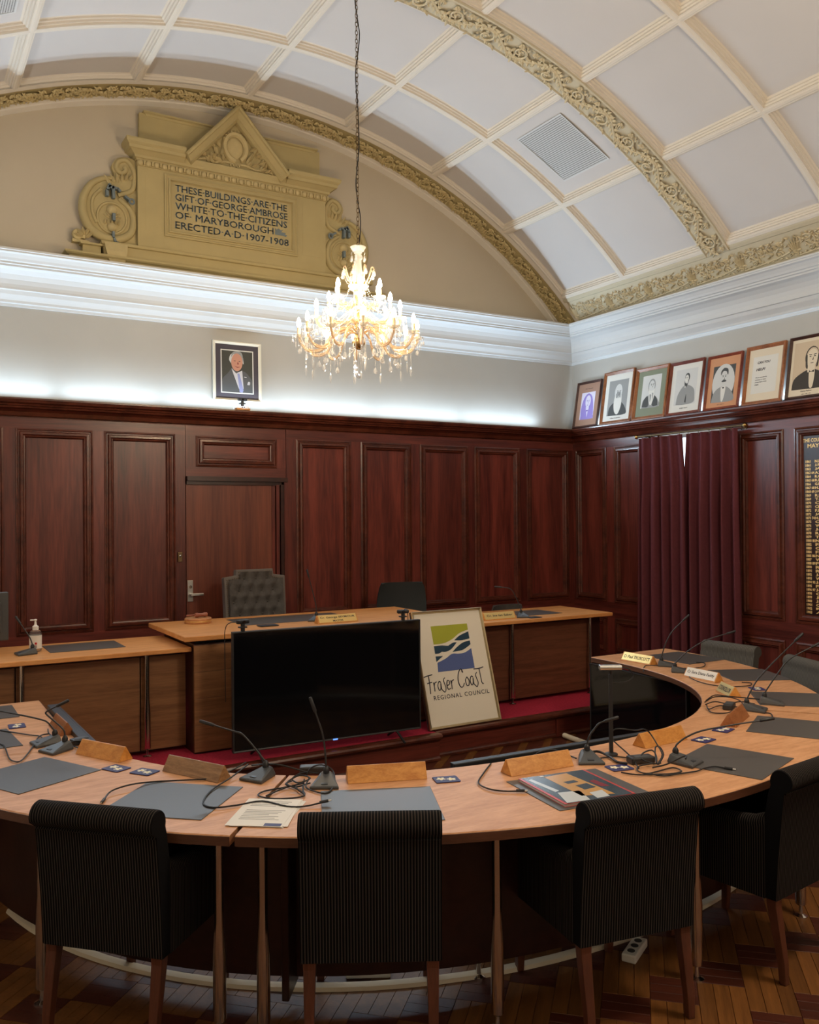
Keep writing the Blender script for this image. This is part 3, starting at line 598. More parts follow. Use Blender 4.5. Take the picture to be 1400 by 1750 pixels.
# ---- armchairs in striped cloth
def armchair(label, pos, ang, group='striped armchairs along the near side of the table'):
    c = empty('armchair', (*pos, 0), ang, label, 'chair', group); W2 = .243
    back = [(-.26, .325), (-.272, .50), (-.292, .70), (-.300, .762)]
    roll = arc((-.287, .803), .047, PI * 1.12, -PI * .12, 12)
    front = [(-.235, .76), (-.205, .60), (-.185, .46), (-.18, .325)]
    pf = back + roll + front
    mb = MB(); n = len(pf)
    xs2 = [(-W2, .985), (-W2 + .006, 1), (W2 - .006, 1), (W2, .985)]
    cy_, cz_ = -.24, .55
    mb.loft([[(x, cy_ + (y - cy_) * (s if 0 < i < 3 else s), cz_ + (z - cz_) * s) for y, z in pf] for i, (x, s) in enumerate(xs2)])
    mb.build('backrest', 'fab_x', c, smooth=50)
    MB().tube([(-W2 + .004, -.302, .757), (W2 - .004, -.302, .757)], .004, 6).build('roll_piping', 'fab_x', c)
    mb = MB()
    mb.loft([[(x * (1 - i), -.19 + (y + .19) * (1 - i * .4), z) for x, y in ((-.19, -.19), (.19, -.19), (.19, .28), (-.19, .28))] for i, z in ((.02, .325), (0, .335), (0, .44), (.03, .468), (.1, .475))])
    mb.build('seat', 'fab_x', c, smooth=50)
    for s in (-1, 1):
        rings = []
        for y, top in ((-.215, .665), (-.16, .640), (-.05, .625), (.15, .615), (.265, .60), (.285, .585)):
            xc, hw = s * .214, .030
            rings.append([(xc - hw, y, .325), (xc + hw * .97, y, .325), (xc + hw * .97, y, top - .05)] + [(xc + .034 * math.cos(a), y, top - .032 + .032 * math.sin(a)) for a in [PI * i / 6 for i in range(7)]] + [(xc - hw, y, top - .05)])
        MB().loft(rings).build('arm', 'fab_y', c, smooth=50)
        for yy, fy, nm in ((-.235, -.275, 'rear'), (.255, .255, 'front')):
            q = .021; x = s * .212
            MB().loft([[(x - r, y + -r, z), (x + r, y - r, z), (x + r, y + r, z), (x - r, y + r, z)] for r, y, z in ((.014, fy, .0), (.016, fy * .985, .08), (.021, yy, .30), (.022, yy, .335))]).build('leg', 'chairleg', c, bevel=.003)
    return c
c1 = armchair('striped armchair at the left, three quarter view with its right arm showing', (0, 0), 0)
def place(c, mid, deg, label=None):
    """mid = middle of the foot of the back"""
    a = math.radians(deg); off = Matrix.Rotation(a - PI / 2, 2) @ Vector((0, -.26)); c.location = (mid[0] - off.x, mid[1] - off.y, 0); c.rotation_euler = (0, 0, a - PI / 2)
    if label: c['label'] = label
    return c
place(c1, (.640, 3.235), 44.5)
place(copy_tree(c1), (1.415, 2.672), 61, 'striped armchair in the middle, its back square to the camera')
place(copy_tree(c1), (2.325, 2.330), 80, 'striped armchair at the right of the middle, in front of the picture book')
place(copy_tree(c1), (3.235, 2.285), 97, 'striped armchair cut off by the right picture edge')
M['fab_g'] = stripes('stripe_cloth_grey', 0, (.07, .066, .06), (.15, .14, .125), .012)
far = copy_tree(c1); far['group'] = 'grey armchairs on the far side of the table'
for ch in far.children:
    if ch.name.startswith(('backrest', 'arm', 'seat', 'roll')): ch.data = ch.data.copy(); ch.data.materials.clear(); ch.data.materials.append(M['fab_g'])
place(far, (5.62, 4.64), 183, 'grey striped armchair back in front of the burgundy curtain')
place(copy_tree(far), (5.43, 3.83), 160, 'grey striped armchair back cut off by the right picture edge under the honour board')
# ---- tufted chair
tc = empty('tufted_chair', (2.80, 7.40, .2), 0, 'tall tufted charcoal chair with stepped back behind the raised desk', 'chair')
def outline(o): return [(-.275 + o, .0), (-.285 + o, 1.13 - o), (-.175 + o, 1.145 - o), (-.172 + o, 1.195 - o), (.172 - o, 1.195 - o), (.175 - o, 1.145 - o), (.285 - o, 1.13 - o), (.275 - o, .0)]
TT = frame3((0, 0, 0), (1, 0, 0), (0, .10, 1))
MB().prism([(x, z) for x, z in outline(0) if 1] , -.005, .07, TT).build('back_shell', 'tuftb', tc, bevel=.006)
mb = MB(); NX, NZ = 44, 60; buttons = []
for j in range(8):
    for i in range(-2, 3):
        bxx = i * .105 + (.0525 if j % 2 else 0)
        bz = 1.115 - j * .105
        if abs(bxx) < .22 and (bz < 1.08 or abs(bxx) < .14): buttons.append((bxx, bz))
def inpoly(x, z, o): return abs(x) < .275 - o and (z < 1.135 - o or (abs(x) < .173 - o and z < 1.195 - o))
idx = {}
for j in range(NZ + 1):
    for i in range(NX + 1):
        x = -.25 + .5 * i / NX; z = .42 + (1.172 - .42) * j / NZ
        if not inpoly(x, z, .022): continue
        d = min([math.hypot(x - a, z - b) for a, b in buttons]); h = .016 + .030 * min(1, d / .06) ** .8
        # diagonal pleats between the buttons
        e = min(abs(((x / .0525 + (1.115 - z) / .105) % 2) - 0), abs(((x / .0525 + (1.115 - z) / .105) % 2) - 2), abs(((x / .0525 - (1.115 - z) / .105) % 2)), abs(((x / .0525 - (1.115 - z) / .105) % 2) - 2))
        h -= .010 * max(0, 1 - e / .18)
        idx[i, j] = len(mb.v); mb.v.append(tuple(TT @ Vector((x, z, .0))) ); mb.v[-1] = tuple(Vector(mb.v[-1]) + (TT.to_3x3() @ Vector((0, 0, .062 + h))))
for j in range(NZ):
    for i in range(NX):
        q = [(i, j), (i + 1, j), (i + 1, j + 1), (i, j + 1)]
        if all(k in idx for k in q): mb.f.append(tuple(idx[k] for k in q)); mb.mi.append(0)
mb.build('tufted_pad', 'tuft', tc, smooth=True)
mb = MB()
for x, z in buttons: mb.ball(tuple(TT @ Vector((x, z, .078))), .010, 8, 4)
tag(mb.build('buttons', 'tuft', tc, smooth=True), kind='stuff')
mb = MB(); ol = [Vector(p) for p in outline(.024)]
for a, b in zip(ol[:-1], ol[1:]):
    k = max(1, int((b - a).length / .018))
    for i in range(k): p = a + (b - a) * i / k; mb.ball(tuple(TT @ Vector((p.x, p.y, .070))), .0055, 6, 3)
tag(mb.build('nail_heads', 'bronze', tc, smooth=True), kind='stuff')
MB().box(-.27, .27, -.50, -.06, .36, .47).build('seat', 'tuft', tc, bevel=.02)
for sx in (-1, 1):
    MB().box(sx * .27 - .04, sx * .27 + .04, -.46, -.05, .30, .62).build('arm', 'tuft', tc, bevel=.02)
    for yy in (-.45, -.02): MB().box(sx * .24 - .02, sx * .24 + .02, yy - .02, yy + .02, 0, .36).build('leg', 'chairleg', tc)
# ---- office chairs
def office(label, pos, ang, top, w, m):
    c = empty('office_chair', pos, ang, label, 'chair'); n = 10; rings = []
    for j in range(9):
        t = j / 8; z = top - .42 + .42 * t; hw = w / 2 * (.86 + .14 * math.sin(PI * min(1, t * .9 + .1))) * (1 if t < .93 else .96)
        rings.append([(hw * (-1 + 2 * i / n), .03 + .05 * (1 - (2 * i / n - 1) ** 2) + .02 * math.sin(PI * t) , z - (.012 * (2 * i / n - 1) ** 4 if j == 8 else 0)) for i in range(n + 1)] + [(hw * (1 - 2 * i / n), .05 + .05 * (1 - (1 - 2 * i / n) ** 2) + .02 * math.sin(PI * t), z) for i in range(n + 1)])
    MB().loft(rings).build('back', m, c, smooth=50)
    MB().tube(smoothpts([(0, .11, top - .30), (0, .17, .55), (0, .10, .40), (0, -.15, .38)]), .02, 8).build('back_support', 'black', c, smooth=50)
    MB().box(-.23, .23, -.42, .04, .40, .47).build('seat', m, c, bevel=.03)
    MB().lathe([(.025, .08), (.025, .40)], 10, Matrix.Translation((0, -.19, 0))).build('column', 'black', c)
    for k in range(5):
        a = 2 * PI * k / 5; MB().tube([(0, -.19, .10), (.27 * math.cos(a), -.19 + .27 * math.sin(a), .06)], [.022, .014], 6).build('spoke', 'black', c); MB().ball((.27 * math.cos(a), -.19 + .27 * math.sin(a), .028), .028, 8, 5).build('castor', 'black', c, smooth=True)
    return c
office('black mesh office chair behind the raised desk', (4.245, 7.30, .2), math.radians(-12), 1.02, .50, 'mesh')
office('low grey chair back behind the right wing desk', (5.50, 7.28, .2), 0, .735, .43, 'tuft')
# ---- curtains on a rod
def curtain(y0, y1, label, seed, gap_top):
    rnd = random.Random(seed); c = empty('curtain', (R - .14, (y0 + y1) / 2, 2.66), label=label, cat='curtain'); N = 96; mb = MB(); nf = 5; rows = []
    ph = [rnd.uniform(-.5, .5) for _ in range(nf + 2)]; am = [rnd.uniform(.7, 1.25) for _ in range(nf + 2)]
    L0 = y1 - y0
    for j in range(15):
        t = j / 14; z = -2.43 * t; row = []
        for i in range(N + 1):
            q = i / N; k = int(q * nf); f = q * nf + .25 * ph[k] * math.sin(2 * PI * (q * nf - k)) * 0
            amp = (.016 + .038 * min(1, t * 3.2)) * (am[k] * (1 - (q * nf - k)) + am[k + 1] * (q * nf - k))
            w = math.sin(2 * PI * f + .5 * math.sin(2 * PI * f)) + .25 * math.sin(4.7 * PI * f + seed + 2 * t)
            pin = 0 if t > .12 else .02 * (1 - t / .12) * (1 if abs((f + .25) % 1 - .5) < .12 else 0)
            yy = (y0 + L0 * q) - c.location.y
            edge = gap_top * max(0, 1 - t / .2)
            if seed == 1: yy += edge * (1 - q) ** 2
            else: yy -= edge * q ** 2
            yy += .03 * t * (q - .5) * 2 * (1 if (seed == 1) == (q > .5) else .3)
            row.append((-amp * w - pin, yy, z))
        rows.append(row)
    mb.loft(rows, False, False); o = mb.build('cloth', 'curtain', c, smooth=True)
    s = o.modifiers.new('solid', 'SOLIDIFY'); s.thickness = .003
    for k in range(nf):
        q = (k + .5) / nf; MB().tube([(-.012, y0 + L0 * q - c.location.y, -.02), (-.016, y0 + L0 * q - c.location.y, .012), (-.004, y0 + L0 * q - c.location.y, .022)], .003, 5).build('hook', 'bronze', c)
    return c
curtain(6.160, 6.80, 'burgundy pleated curtain, far half, left of the slit of daylight', 1, .040)
curtain(5.53, 6.180, 'burgundy pleated curtain, near half, right of the slit of daylight', 2, .030)
rd = empty('curtain_rod', (R - .14, 6.12, 2.682), label='thin bronze curtain rod with ball ends under the dark rail', cat='curtain rod')
MB().tube([(0, .70, 0), (0, -.66, 0)], .011, 10).build('rod', 'bronze', rd, smooth=50)
for y in (.71, -.67): MB().ball((0, y, 0), .022, 12, 8).build('finial', 'gilt', rd, smooth=True)
for y in (.62, -.59): MB().tube([(0, y, 0), (.05, y, 0), (.11, y, 0)], .008, 8).lathe([(.026, 0), (.026, .006)], 12, Matrix.Translation((.102, y, 0)) @ Matrix.Rotation(PI / 2, 4, 'Y')).build('bracket', 'bronze', rd)
MB().tube([(.002 + .022 * math.cos(a), -.64, -.022 + .022 * math.sin(a)) for a in [2 * PI * i / 14 for i in range(14)]], .003, 5, True).build('ring', 'bronze', rd)
# ---- televisions
def tv(name, label, origin, xdir, w, h, tilt, t=.035, bez=.010, led=False, legs=True, legz=.06):
    x = Vector((*xdir, 0)).normalized(); n = Vector((x.y, -x.x, 0)); up = (Vector((0, 0, 1)) - n * tilt).normalized(); nn = x.cross(up) * -1
    T = frame3(origin, x, up, n)      # local x along, y up, z towards the viewer
    o = empty(name, origin, label=label, cat='television'); S = Matrix.Translation(-Vector(origin)) @ T
    W = lambda a, z, d: tuple(S @ Vector((a, z, d)))
    MB().box(0, w, 0, h, -t, -.004, S).build('housing', 'black', o, bevel=.004); MB().box(w * .2, w * .8, .06, h * .62, -t - .03, -t, S).build('rear_bulge', 'black', o, bevel=.01)
    MB().box(bez, w - bez, bez * 1.6, h - bez, -.006, -.002, S).build('screen', 'screen', o)
    MB().ring([(0, -.006), (0, .002), (bez * .5, .003), (bez, .001), (bez, -.004)], 0, w, 0, h, W).build('bezel', 'blackm', o)
    if legs:
        for q in (.12, .86):
            MB().tube([S @ Vector((w * q, .01, -t / 2))] + [S @ Vector((w * q, -legz + .004, .13))], .009, 6).tube([S @ Vector((w * q, .01, -t / 2)), S @ Vector((w * q, -legz + .004, -.15))], .009, 6).build('foot', 'black', o)
    if led: MB().box(w * .505, w * .53, .0, .010, .001, .004, S).build('standby_light', 'led', o)
    return o
tv('television', 'very large black television standing on the platform before the raised desk', (1.990, 5.725, .262), (3.43 - 1.99, 5.653 - 5.725), 1.442, .818, 0, led=True)
tv('floor_screen', 'black screen standing on the floor inside the right arm of the horseshoe table', (4.700, 5.20, .09), (-.045, -1.0), 1.01, .61, 0, legz=.086)
tv('floor_screen', 'black screen seen edge on inside the left arm of the horseshoe table', (.862, 4.45, .07), (-.02, 1.05), 1.05, .70, 0, t=.055, legz=.066)
tv('floor_screen', 'black screen seen from behind along the inner table edge behind the orange blocks', (3.42, 3.315, .12), (-1.22, .055), 1.22, .608, 0, legz=.116)
for x, y, a, lab in ((2.70, 2.725, .5, 'small white power board on the floor under the right middle chair'), (1.66, 3.16, -.5, 'small white power board on the floor under the middle chair')):
    pb = empty('power_board', (x, y, 0), a, lab, 'power board', 'white power boards under the table')
    MB().box(-.09, .09, -.03, .03, 0, .035).build('case', 'wplas', pb, bevel=.006)
    for q in (-.05, 0, .05): MB().lathe([(.016, .035), (.016, .037)], 12, Matrix.Translation((q, 0, 0))).build('socket', 'dgrey', pb)
mo = empty('monitor', (.44, 6.66, LTOP), math.radians(6), 'dark grey computer monitor back at the left picture edge on the wing desk', 'monitor')
MB().box(-.27, .27, -.02, .02, .07, .405).build('housing', 'dgrey', mo, bevel=.008); MB().box(-.22, .22, -.045, -.02, .12, .34).build('rear_bulge', 'dgrey', mo, bevel=.02)
MB().box(-.04, .04, -.06, -.03, .01, .2).build('stand', 'black', mo, bevel=.006); MB().box(-.13, .13, -.11, .09, 0, .012).build('base', 'black', mo, bevel=.004)
MB().box(-.26, .26, .0195, .0205, .085, .395).build('screen', 'screen', mo)
# ------------------------------------------------------------------ framed poster leaning on the desks
po = empty('framed_poster', (3.565, 5.745, .206), label='framed council logo poster leaning against the desks beside the television', cat='poster')
xv = Vector((.69, .012, 0)).normalized(); nv = Vector((xv.y, -xv.x, 0)); upv = (Vector((0, 0, 1)) * .885 - nv * .27).normalized(); nn = xv.cross(upv)
PT = frame3((0, 0, 0), xv, upv, nn); PW, PH = .685, .925
pw = lambda a, z, d: tuple(PT @ Vector((a, z, d)))
MB().box(0, PW, 0, PH, -.022, -.004, PT).build('backboard', 'mat_dk', po)
MB().box(.016, PW - .016, .016, PH - .016, -.004, -.001, PT).build('mount', 'board', po)
MB().ring([(0, -.024), (0, .012), (.004, .016), (.014, .014), (.020, .004), (.022, -.003)], 0, PW, 0, PH, pw).build('frame', 'goldfr', po)
def flat(mb, pts, z, T): return mb.add([(x, y, z) for x, y in pts], [tuple(range(len(pts)))], T)
LXo, LYo, LS = .165, .435, .355     # logo square: lower left corner and size
def lg(x, y): return (LXo + x * LS, LYo + y * LS * 1.03)
def curvef(pts, n=14):
    P = smoothpts([(x, y, 0) for x, y in pts], 5); return [(p.x, p.y) for p in P]
def ribbon_poly(top, bot): return [lg(*p) for p in curvef(top)] + [lg(*p) for p in reversed(curvef(bot))]
flat(MB(), ribbon_poly([(0, 1), (1, 1)], [(0, .60), (.28, .61), (.52, .68), (.75, .80), (1, .86)]), .0002, PT).build('logo_green', 'lime', po)
flat(MB(), ribbon_poly([(.57, .65), (.74, .745), (1, .82)], [(.57, .65), (.78, .635), (1, .66)]), .0002, PT).build('logo_teal', 'teal', po)
flat(MB(), ribbon_poly([(0, .565), (.2, .565), (.33, .55), (.40, .545)], [(0, .395), (.12, .40), (.2, .44), (.40, .545)]), .0002, PT).build('logo_teal', 'teal', po)
flat(MB(), ribbon_poly([(.13, .44), (.33, .52), (.52, .60), (.63, .60)], [(.13, .44), (.30, .42), (.46, .47), (.63, .60)]), .00025, PT).build('logo_teal', 'teal', po)
flat(MB(), ribbon_poly([(.47, .40), (.62, .50), (.8, .585), (1, .615)], [(.47, .40), (.72, .415), (.86, .46), (1, .53)]), .0002, PT).build('logo_teal', 'teal', po)
flat(MB(), ribbon_poly([(0, .34), (.2, .335)], [(0, .22), (.2, .335)]), .0002, PT).build('logo_teal', 'teal', po)
flat(MB(), ribbon_poly([(.02, .20), (.25, .27), (.45, .36), (.62, .35), (.8, .36), (1, .44)], [(0, 0), (1, 0)]), .0002, PT).build('logo_blue', 'blue', po)
# hand drawn words as brush strokes; glyph strokes in a 0..1 box
G = {
 'F': [[(-.25, .92), (.2, .98), (.75, 1.02)], [(.28, .96), (.30, .5), (.22, -.12)], [(.02, .52), (.3, .55), (.6, .57)]],
 'r': [[(.1, .55), (.14, .3), (.12, .0)], [(.13, .3), (.25, .5), (.48, .56)]],
 'a': [[(.5, .5), (.3, .56), (.1, .3), (.2, .03), (.4, .12), (.5, .45), (.5, .1), (.62, .0)]],
 's': [[(.45, .75), (.25, .62), (.32, .38), (.40, .12), (.22, -.12), (.02, -.02)]],
 'e': [[(.08, .26), (.4, .32), (.42, .52), (.22, .56), (.08, .3), (.18, .02), (.48, .08)]],
 'C': [[(.62, .95), (.72, .84), (.55, 1.08), (.2, .85), (.02, .4), (.15, .03), (.45, -.02), (.7, .2)]],
 'o': [[(.3, .55), (.08, .35), (.15, .04), (.4, .05), (.5, .32), (.3, .55)]],
 't': [[(.32, .98), (.34, .5), (.38, .1), (.55, .02)], [(-.35, .98), (.3, .98), (.85, 1.04)]],
}
def strokes(mb, word, x, y, h, T, r):
    for ch, w in word:
        for st in G[ch]: mb.tube([T @ Vector((p.x, p.y, 0)) for p in smoothpts([(x + a * h * .62, y + b * h, 0) for a, b in st], 5)], r, 4)
        x += w * h
    return x
mb = MB(); S = PT @ Matrix.Translation((0, 0, .0005)) @ Matrix.Diagonal((1, 1, .15, 1))
x = strokes(mb, [('F', .40), ('r', .28), ('a', .38), ('s', .30), ('e', .32), ('r', .33)], .045, .290, .128, S, .0042)
strokes(mb, [('C', .50), ('o', .33), ('a', .38), ('s', .31), ('t', .4)], x + .035, .300, .130, S, .0042)
mb.build('script_words', 'ink', po)
text('block_words', 'REGIONAL COUNCIL', 'ink', po, PT @ Matrix.Translation((.085, .222, 0)), width=.535, height=.034, ext=.0006, spacing=1.25, bold=.01)
# ------------------------------------------------------------------ gooseneck microphones
def mic(label, x, y, z, ang, stem, group='gooseneck microphones on the council table', sc_=1.0):
    """ang: direction in which the wedge base slopes down (towards its speaker); stem: local points from the neck"""
    o = empty('microphone', (x, y, z), math.radians(ang), label, 'microphone', group)
    w0, w1, l0, l1 = .034, .060, -.060, .068
    mb = MB(); mb.loft([[(l0, -w0, 0), (l1, -w1, 0), (l1, w1, 0), (l0, w0, 0)], [(l0 - .001, -w0, .010), (l1 + .001, -w1, .010), (l1 + .001, w1, .010), (l0 - .001, w0, .010)], [(l0 + .006, -w0 * .72, .036), (l1 - .004, -w1 * .93, .014), (l1 - .004, w1 * .93, .014), (l0 + .006, w0 * .72, .036)], [(l0 + .014, -w0 * .5, .044), (l0 + .05, -w0 * .6, .034), (l0 + .05, w0 * .6, .034), (l0 + .014, w0 * .5, .044)]])
    mb.build('base', 'dgrey', o, bevel=.003)
    mb = MB(); mb.box(.020, .050, -.014, .014, .0235, .0255, Matrix.Rotation(.12, 4, 'Y')); mb.build('talk_button', 'blackm', o)
    MB().lathe([(.013, .036), (.014, .052), (.010, .062), (.006, .066)], 12, Matrix.Translation((l0 + .024, 0, 0))).build('neck_socket', 'black', o, smooth=40)
    ca, sa = math.cos(math.radians(ang)), math.sin(math.radians(ang))
    # stem points: run towards the window wall side, rise
    P = smoothpts([(l0 + .024, 0, .06)] + [(l0 + .024 + a * (.861 * ca - .509 * sa), a * (-.861 * sa - .509 * ca), .06 + b) for a, b in stem], 5); k = len(P)
    MB().tube(P, [.0042 if i < k * .72 else .0036 for i in range(k)], 8).build('gooseneck', 'blackm', o, smooth=50)
    d = (P[-1] - P[-2]).normalized()
    MB().tube([P[-1] - d * .012, P[-1] - d * .006, P[-1] + d * .052, P[-1] + d * .056], [.0045, .0075, .0075, .005], 10).build('capsule', 'black', o, smooth=50)
    return o
Z0 = TZ + .0006
mic('gooseneck microphone at the left with its neck hooked over to the right', .690, 4.475, Z0, -155, [(-.007, .034), (-.05, .075), (-.088, .108), (-.085, .123), (-.03, .151)])
mic('gooseneck microphone at the left with its neck bent far to the left', .665, 4.640, Z0, -172, [(-.033, .039), (-.066, .055), (-.165, .078), (-.30, .104)])
mic('gooseneck microphone left of the cable tangle, neck bent to the left', 1.352, 3.545, Z0, -150, [(-.025, .032), (-.062, .079), (-.10, .119), (-.132, .131), (-.229, .161)])
mic('gooseneck microphone right of the cable tangle with an almost straight neck', 1.548, 3.315, Z0, -120, [(-.004, .068), (-.013, .136), (-.027, .184), (-.047, .242)])
mic('gooseneck microphone beside the black stand, short neck leaning right', 2.705, 3.005, Z0, -120, [(.01, .04), (.034, .075), (.058, .101), (.092, .113)])
mic('gooseneck microphone whose neck lies low over the desk pad to the right', 3.035, 2.755, Z0, -71, [(.008, .02), (.058, .055), (.148, .085), (.388, .123)])
mic('nearer of the paired upright microphones on the right table arm', 4.185, 3.285, Z0, -60, [(.054, .099), (.134, .188), (.282, .332)])
mic('farther of the paired upright microphones on the right table arm', 4.415, 3.345, Z0, -48, [(.082, .118), (.153, .20), (.286, .271)])
mic('microphone leaning right beside the cream name plate of the right table arm', 4.885, 4.585, Z0, -45, [(.032, .103), (.083, .193), (.167, .276)])
mic('microphone with a long neck swept right towards the grey chair back', 4.775, 4.355, Z0, -45, [(.092, .086), (.216, .16), (.376, .21)])
mic('microphone with a straight neck beside the white bottle', .792, 6.40, LTOP + .0006, -174, [(-.02, .053), (-.083, .148)], 'microphones on the platform desks')
mic('microphone with a straight neck beside the gold name plate of the raised desk', 2.915, 6.40, CTOP + .0006, -120, [(-.007, .079), (-.06, .292)], 'microphones on the platform desks')
mic('microphone with a neck bent left on the right wing desk', 4.87, 6.27, LTOP + .0006, -115, [(-.041, .107), (-.092, .189), (-.181, .206)], 'microphones on the platform desks')
# ------------------------------------------------------------------ timber name blocks
def block(label, p0, p1, z, m, ln=None, lab=None, depth=.085, h=.066, side=1):
    """p0-p1: foot of the face towards the camera"""
    a, b = Vector((*p0, 0)), Vector((*p1, 0)); d = (b - a); L = d.length; ang = math.atan2(d.y, d.x)
    o = empty('name_block', (a.x, a.y, z), ang, label, 'name block', 'triangular timber name blocks')
    prof = [(0, 0), (depth * .5 - .003, h - .002), (depth * .5 + .003, h - .002), (depth, 0)]
    MB().loft([[(x, y, zz) for y, zz in prof] for x in (0, L)]).build('timber_prism', m, o, bevel=.002)
    if lab:
        dn = Vector((0, depth * .5, h)).normalized(); T = frame3((L * .5, .0, .0), (1, 0, 0), dn)
        MB().box(-L * .47, L * .47, .010, .074, .0008, .002, T).build('brass_plate', lab[1], o)
        for k, (s, w, hh, y) in enumerate(lab[0]): text('lettering', s, 'ink', o, T @ Matrix.Translation((0, y, 0)), width=w * L, height=hh, ext=.0028, align='CENTER', bold=.012)
    return o
block('reddish timber name block turned end on beside the left floor screen', (.728, 5.05), (.738, 4.775), Z0, 'wedge_r')
block('striped orange timber name block right of the left microphones', (.748, 4.372), (.888, 4.108), Z0, 'wedge_o')
block('dull brown timber name block behind the desk pad crossed by cables', (1.022, 3.872), (1.172, 3.572), Z0, 'wedge_b')
block('smooth orange timber name block right of the cable tangle', (1.630, 3.272), (1.946, 3.158), Z0, 'wedge_o')
block('orange timber name block behind the picture book', (2.264, 2.995), (2.598, 2.980), Z0, 'wedge_o')
block('orange timber name block before the right floor screen', (3.074, 3.018), (3.375, 3.034), Z0, 'wedge_o')
block('short reddish timber name block below the paired upright microphones', (3.775, 3.068), (4.052, 3.205), Z0, 'wedge_r')
block('timber name block with a cream plate at the far end of the right table arm', (4.795, 4.965), (4.805, 4.672), Z0, 'wedge_o', lab=([('Cr Paul TRUSCOTT', .86, .026, .028)], 'gold'))
block('timber name block with a pale plate, second from the far end of the right arm', (4.668, 4.235), (4.655, 3.955), Z0, 'wedge_o', lab=([('Cr Sara Diana Faddy', .84, .028, .028)], 'paper'))
block('small yellow lettered name block behind the cable pile of the right arm', (4.44, 3.77), (4.345, 3.59), Z0, 'wedge_o', lab=([('COUNCILLOR', .80, .030, .026)], 'gold'))
block('gold name plate block on the raised centre desk', (2.83, 6.165), (3.175, 6.165), CTOP + .0006, 'wedge_o', lab=([('Cr. George SEYMOUR', .86, .020, .040), ('MAYOR', .26, .016, .014)], 'gold'))
block('gold name plate block on the right wing desk half hidden by the poster', (4.43, 6.22), (4.77, 6.215), LTOP + .0006, 'wedge_o', lab=([('Cr. lce lan Saber', .80, .020, .034)], 'gold'))
# ------------------------------------------------------------------ coasters with a flower print
def coaster(x, y, ang, label, w=.106, d=.083, z=Z0, flower=True, group='navy coasters printed with pale flowers'):
    o = empty('coaster', (x, y, z), math.radians(ang), label, 'coaster', group)
    MB().loft([[(sx * (w / 2 - i), sy * (d / 2 - i), zz) for sx, sy in ((-1, -.86), (-.9, -1), (.9, -1), (1, -.86), (1, .86), (.9, 1), (-.9, 1), (-1, .86))] for i, zz in ((.001, 0), (0, .001), (0, .003), (.001, .004))]).build('board', 'navy' if flower else 'cable', o)
    if flower:
        mb = MB(); my = MB()
        for cx, cy in ((-.022, .006), (.020, -.006)):
            for k in range(5):
                a = 2 * PI * k / 5 + cx * 20; px, py = cx + .011 * math.cos(a), cy + .011 * math.sin(a)
                flat(mb, [(px + .0105 * math.cos(a) * math.cos(b) - .0068 * math.sin(a) * math.sin(b), py + .0105 * math.sin(a) * math.cos(b) + .0068 * math.cos(a) * math.sin(b)) for b in [2 * PI * i / 9 for i in range(9)]], .0043 + .00004 * k, None)
            flat(my, [(cx + .005 * math.cos(b), cy + .005 * math.sin(b)) for b in [2 * PI * i / 8 for i in range(8)]], .0047, None)
        tag(mb.build('petals', 'flower', o), kind='stuff'); tag(my.build('flower_centres', 'flowery', o), kind='stuff')
    return o
for x, y, a, lab in [(.860, 4.018, -62, 'navy flower coaster touching the striped orange name block'), (.954, 3.896, -55, 'navy flower coaster left of the dull brown name block'), (2.008, 3.107, -18, 'navy flower coaster right of the smooth orange name block'), (.583, 5.126, 88, 'navy flower coaster on the left table arm behind the microphones'), (2.742, 2.850, -12, 'navy flower coaster under the loose cables right of the picture book'), (3.675, 3.070, 18, 'navy flower coaster below the low microphone neck, farther of two'), (3.43, 2.985, 12, 'navy flower coaster below the low microphone neck, nearer of two'), (4.72, 3.675, 60, 'navy flower coaster left of the paired upright microphones'), (4.80, 4.24, 70, 'navy flower coaster half hidden by the pale name plate')]:
    coaster(x, y, a, lab)
coaster(2.47, 6.30, 0, 'plain black coaster on the raised desk before the tufted chair', .15, .10, CTOP + .004, False, 'plain black coasters'); coaster(4.94, 6.195, 0, 'plain black coaster on the right wing desk', .13, .10, LTOP + .001, False, 'plain black coasters')
# ------------------------------------------------------------------ papers and book
pa = empty('papers', (1.205, 3.118, Z0), math.radians(-37), 'stack of printed white sheets on the table beside the middle chair', 'papers')
for k in range(4):
    MB().box(-.105, .105, -.150, .150, k * .0012, k * .0012 + .001, Matrix.Rotation((-.05, .02, .06, 0)[k], 4, 'Z') @ Matrix.Translation(((.012, .006, .010, 0)[k], (.004, .010, .002, 0)[k], 0))).build('sheet', 'paper', pa)
mb = MB()
for k in range(13):
    y = .115 - k * .0165
    if k in (4, 5): continue
    mb.box(-.075, .075 - (.05 if k in (3, 9) else 0) - .01 * (k % 3), y, y + .005, .0047, .00485)
tag(mb.build('print_lines', 'inkg', pa), kind='stuff'); MB().box(.035, .098, -.147, -.118, .0047, .0049).build('blue_mark', 'navy', pa)
bk = empty('picture_book', (2.378, 2.722, Z0 + .0035), math.radians(-8), 'picture book with red spine edges and glossy cover on a desk pad', 'book')
MB().box(-.158, .158, -.172, .172, 0, .010).build('pages', 'mat_white', bk); MB().box(-.162, .162, -.176, .176, .010, .012).box(-.162, .162, -.176, .176, -.001, 0).build('cover', 'bk3', bk)
def bl(nm, m, pts, z): flat(MB(), pts, z, None).build(nm, m, bk)
bl('cover_print', 'bk1', [(-.150, -.176), (.150, -.176), (.150, .176), (-.150, .176)], .0124)
bl('cover_print', 'bk2', [(-.055, .150), (.060, .160), (.085, -.150), (-.050, -.12)], .0127); bl('cover_print', 'bk4', [(-.148, -.17), (-.045, -.172), (-.02, -.06), (-.115, -.05)], .0127)
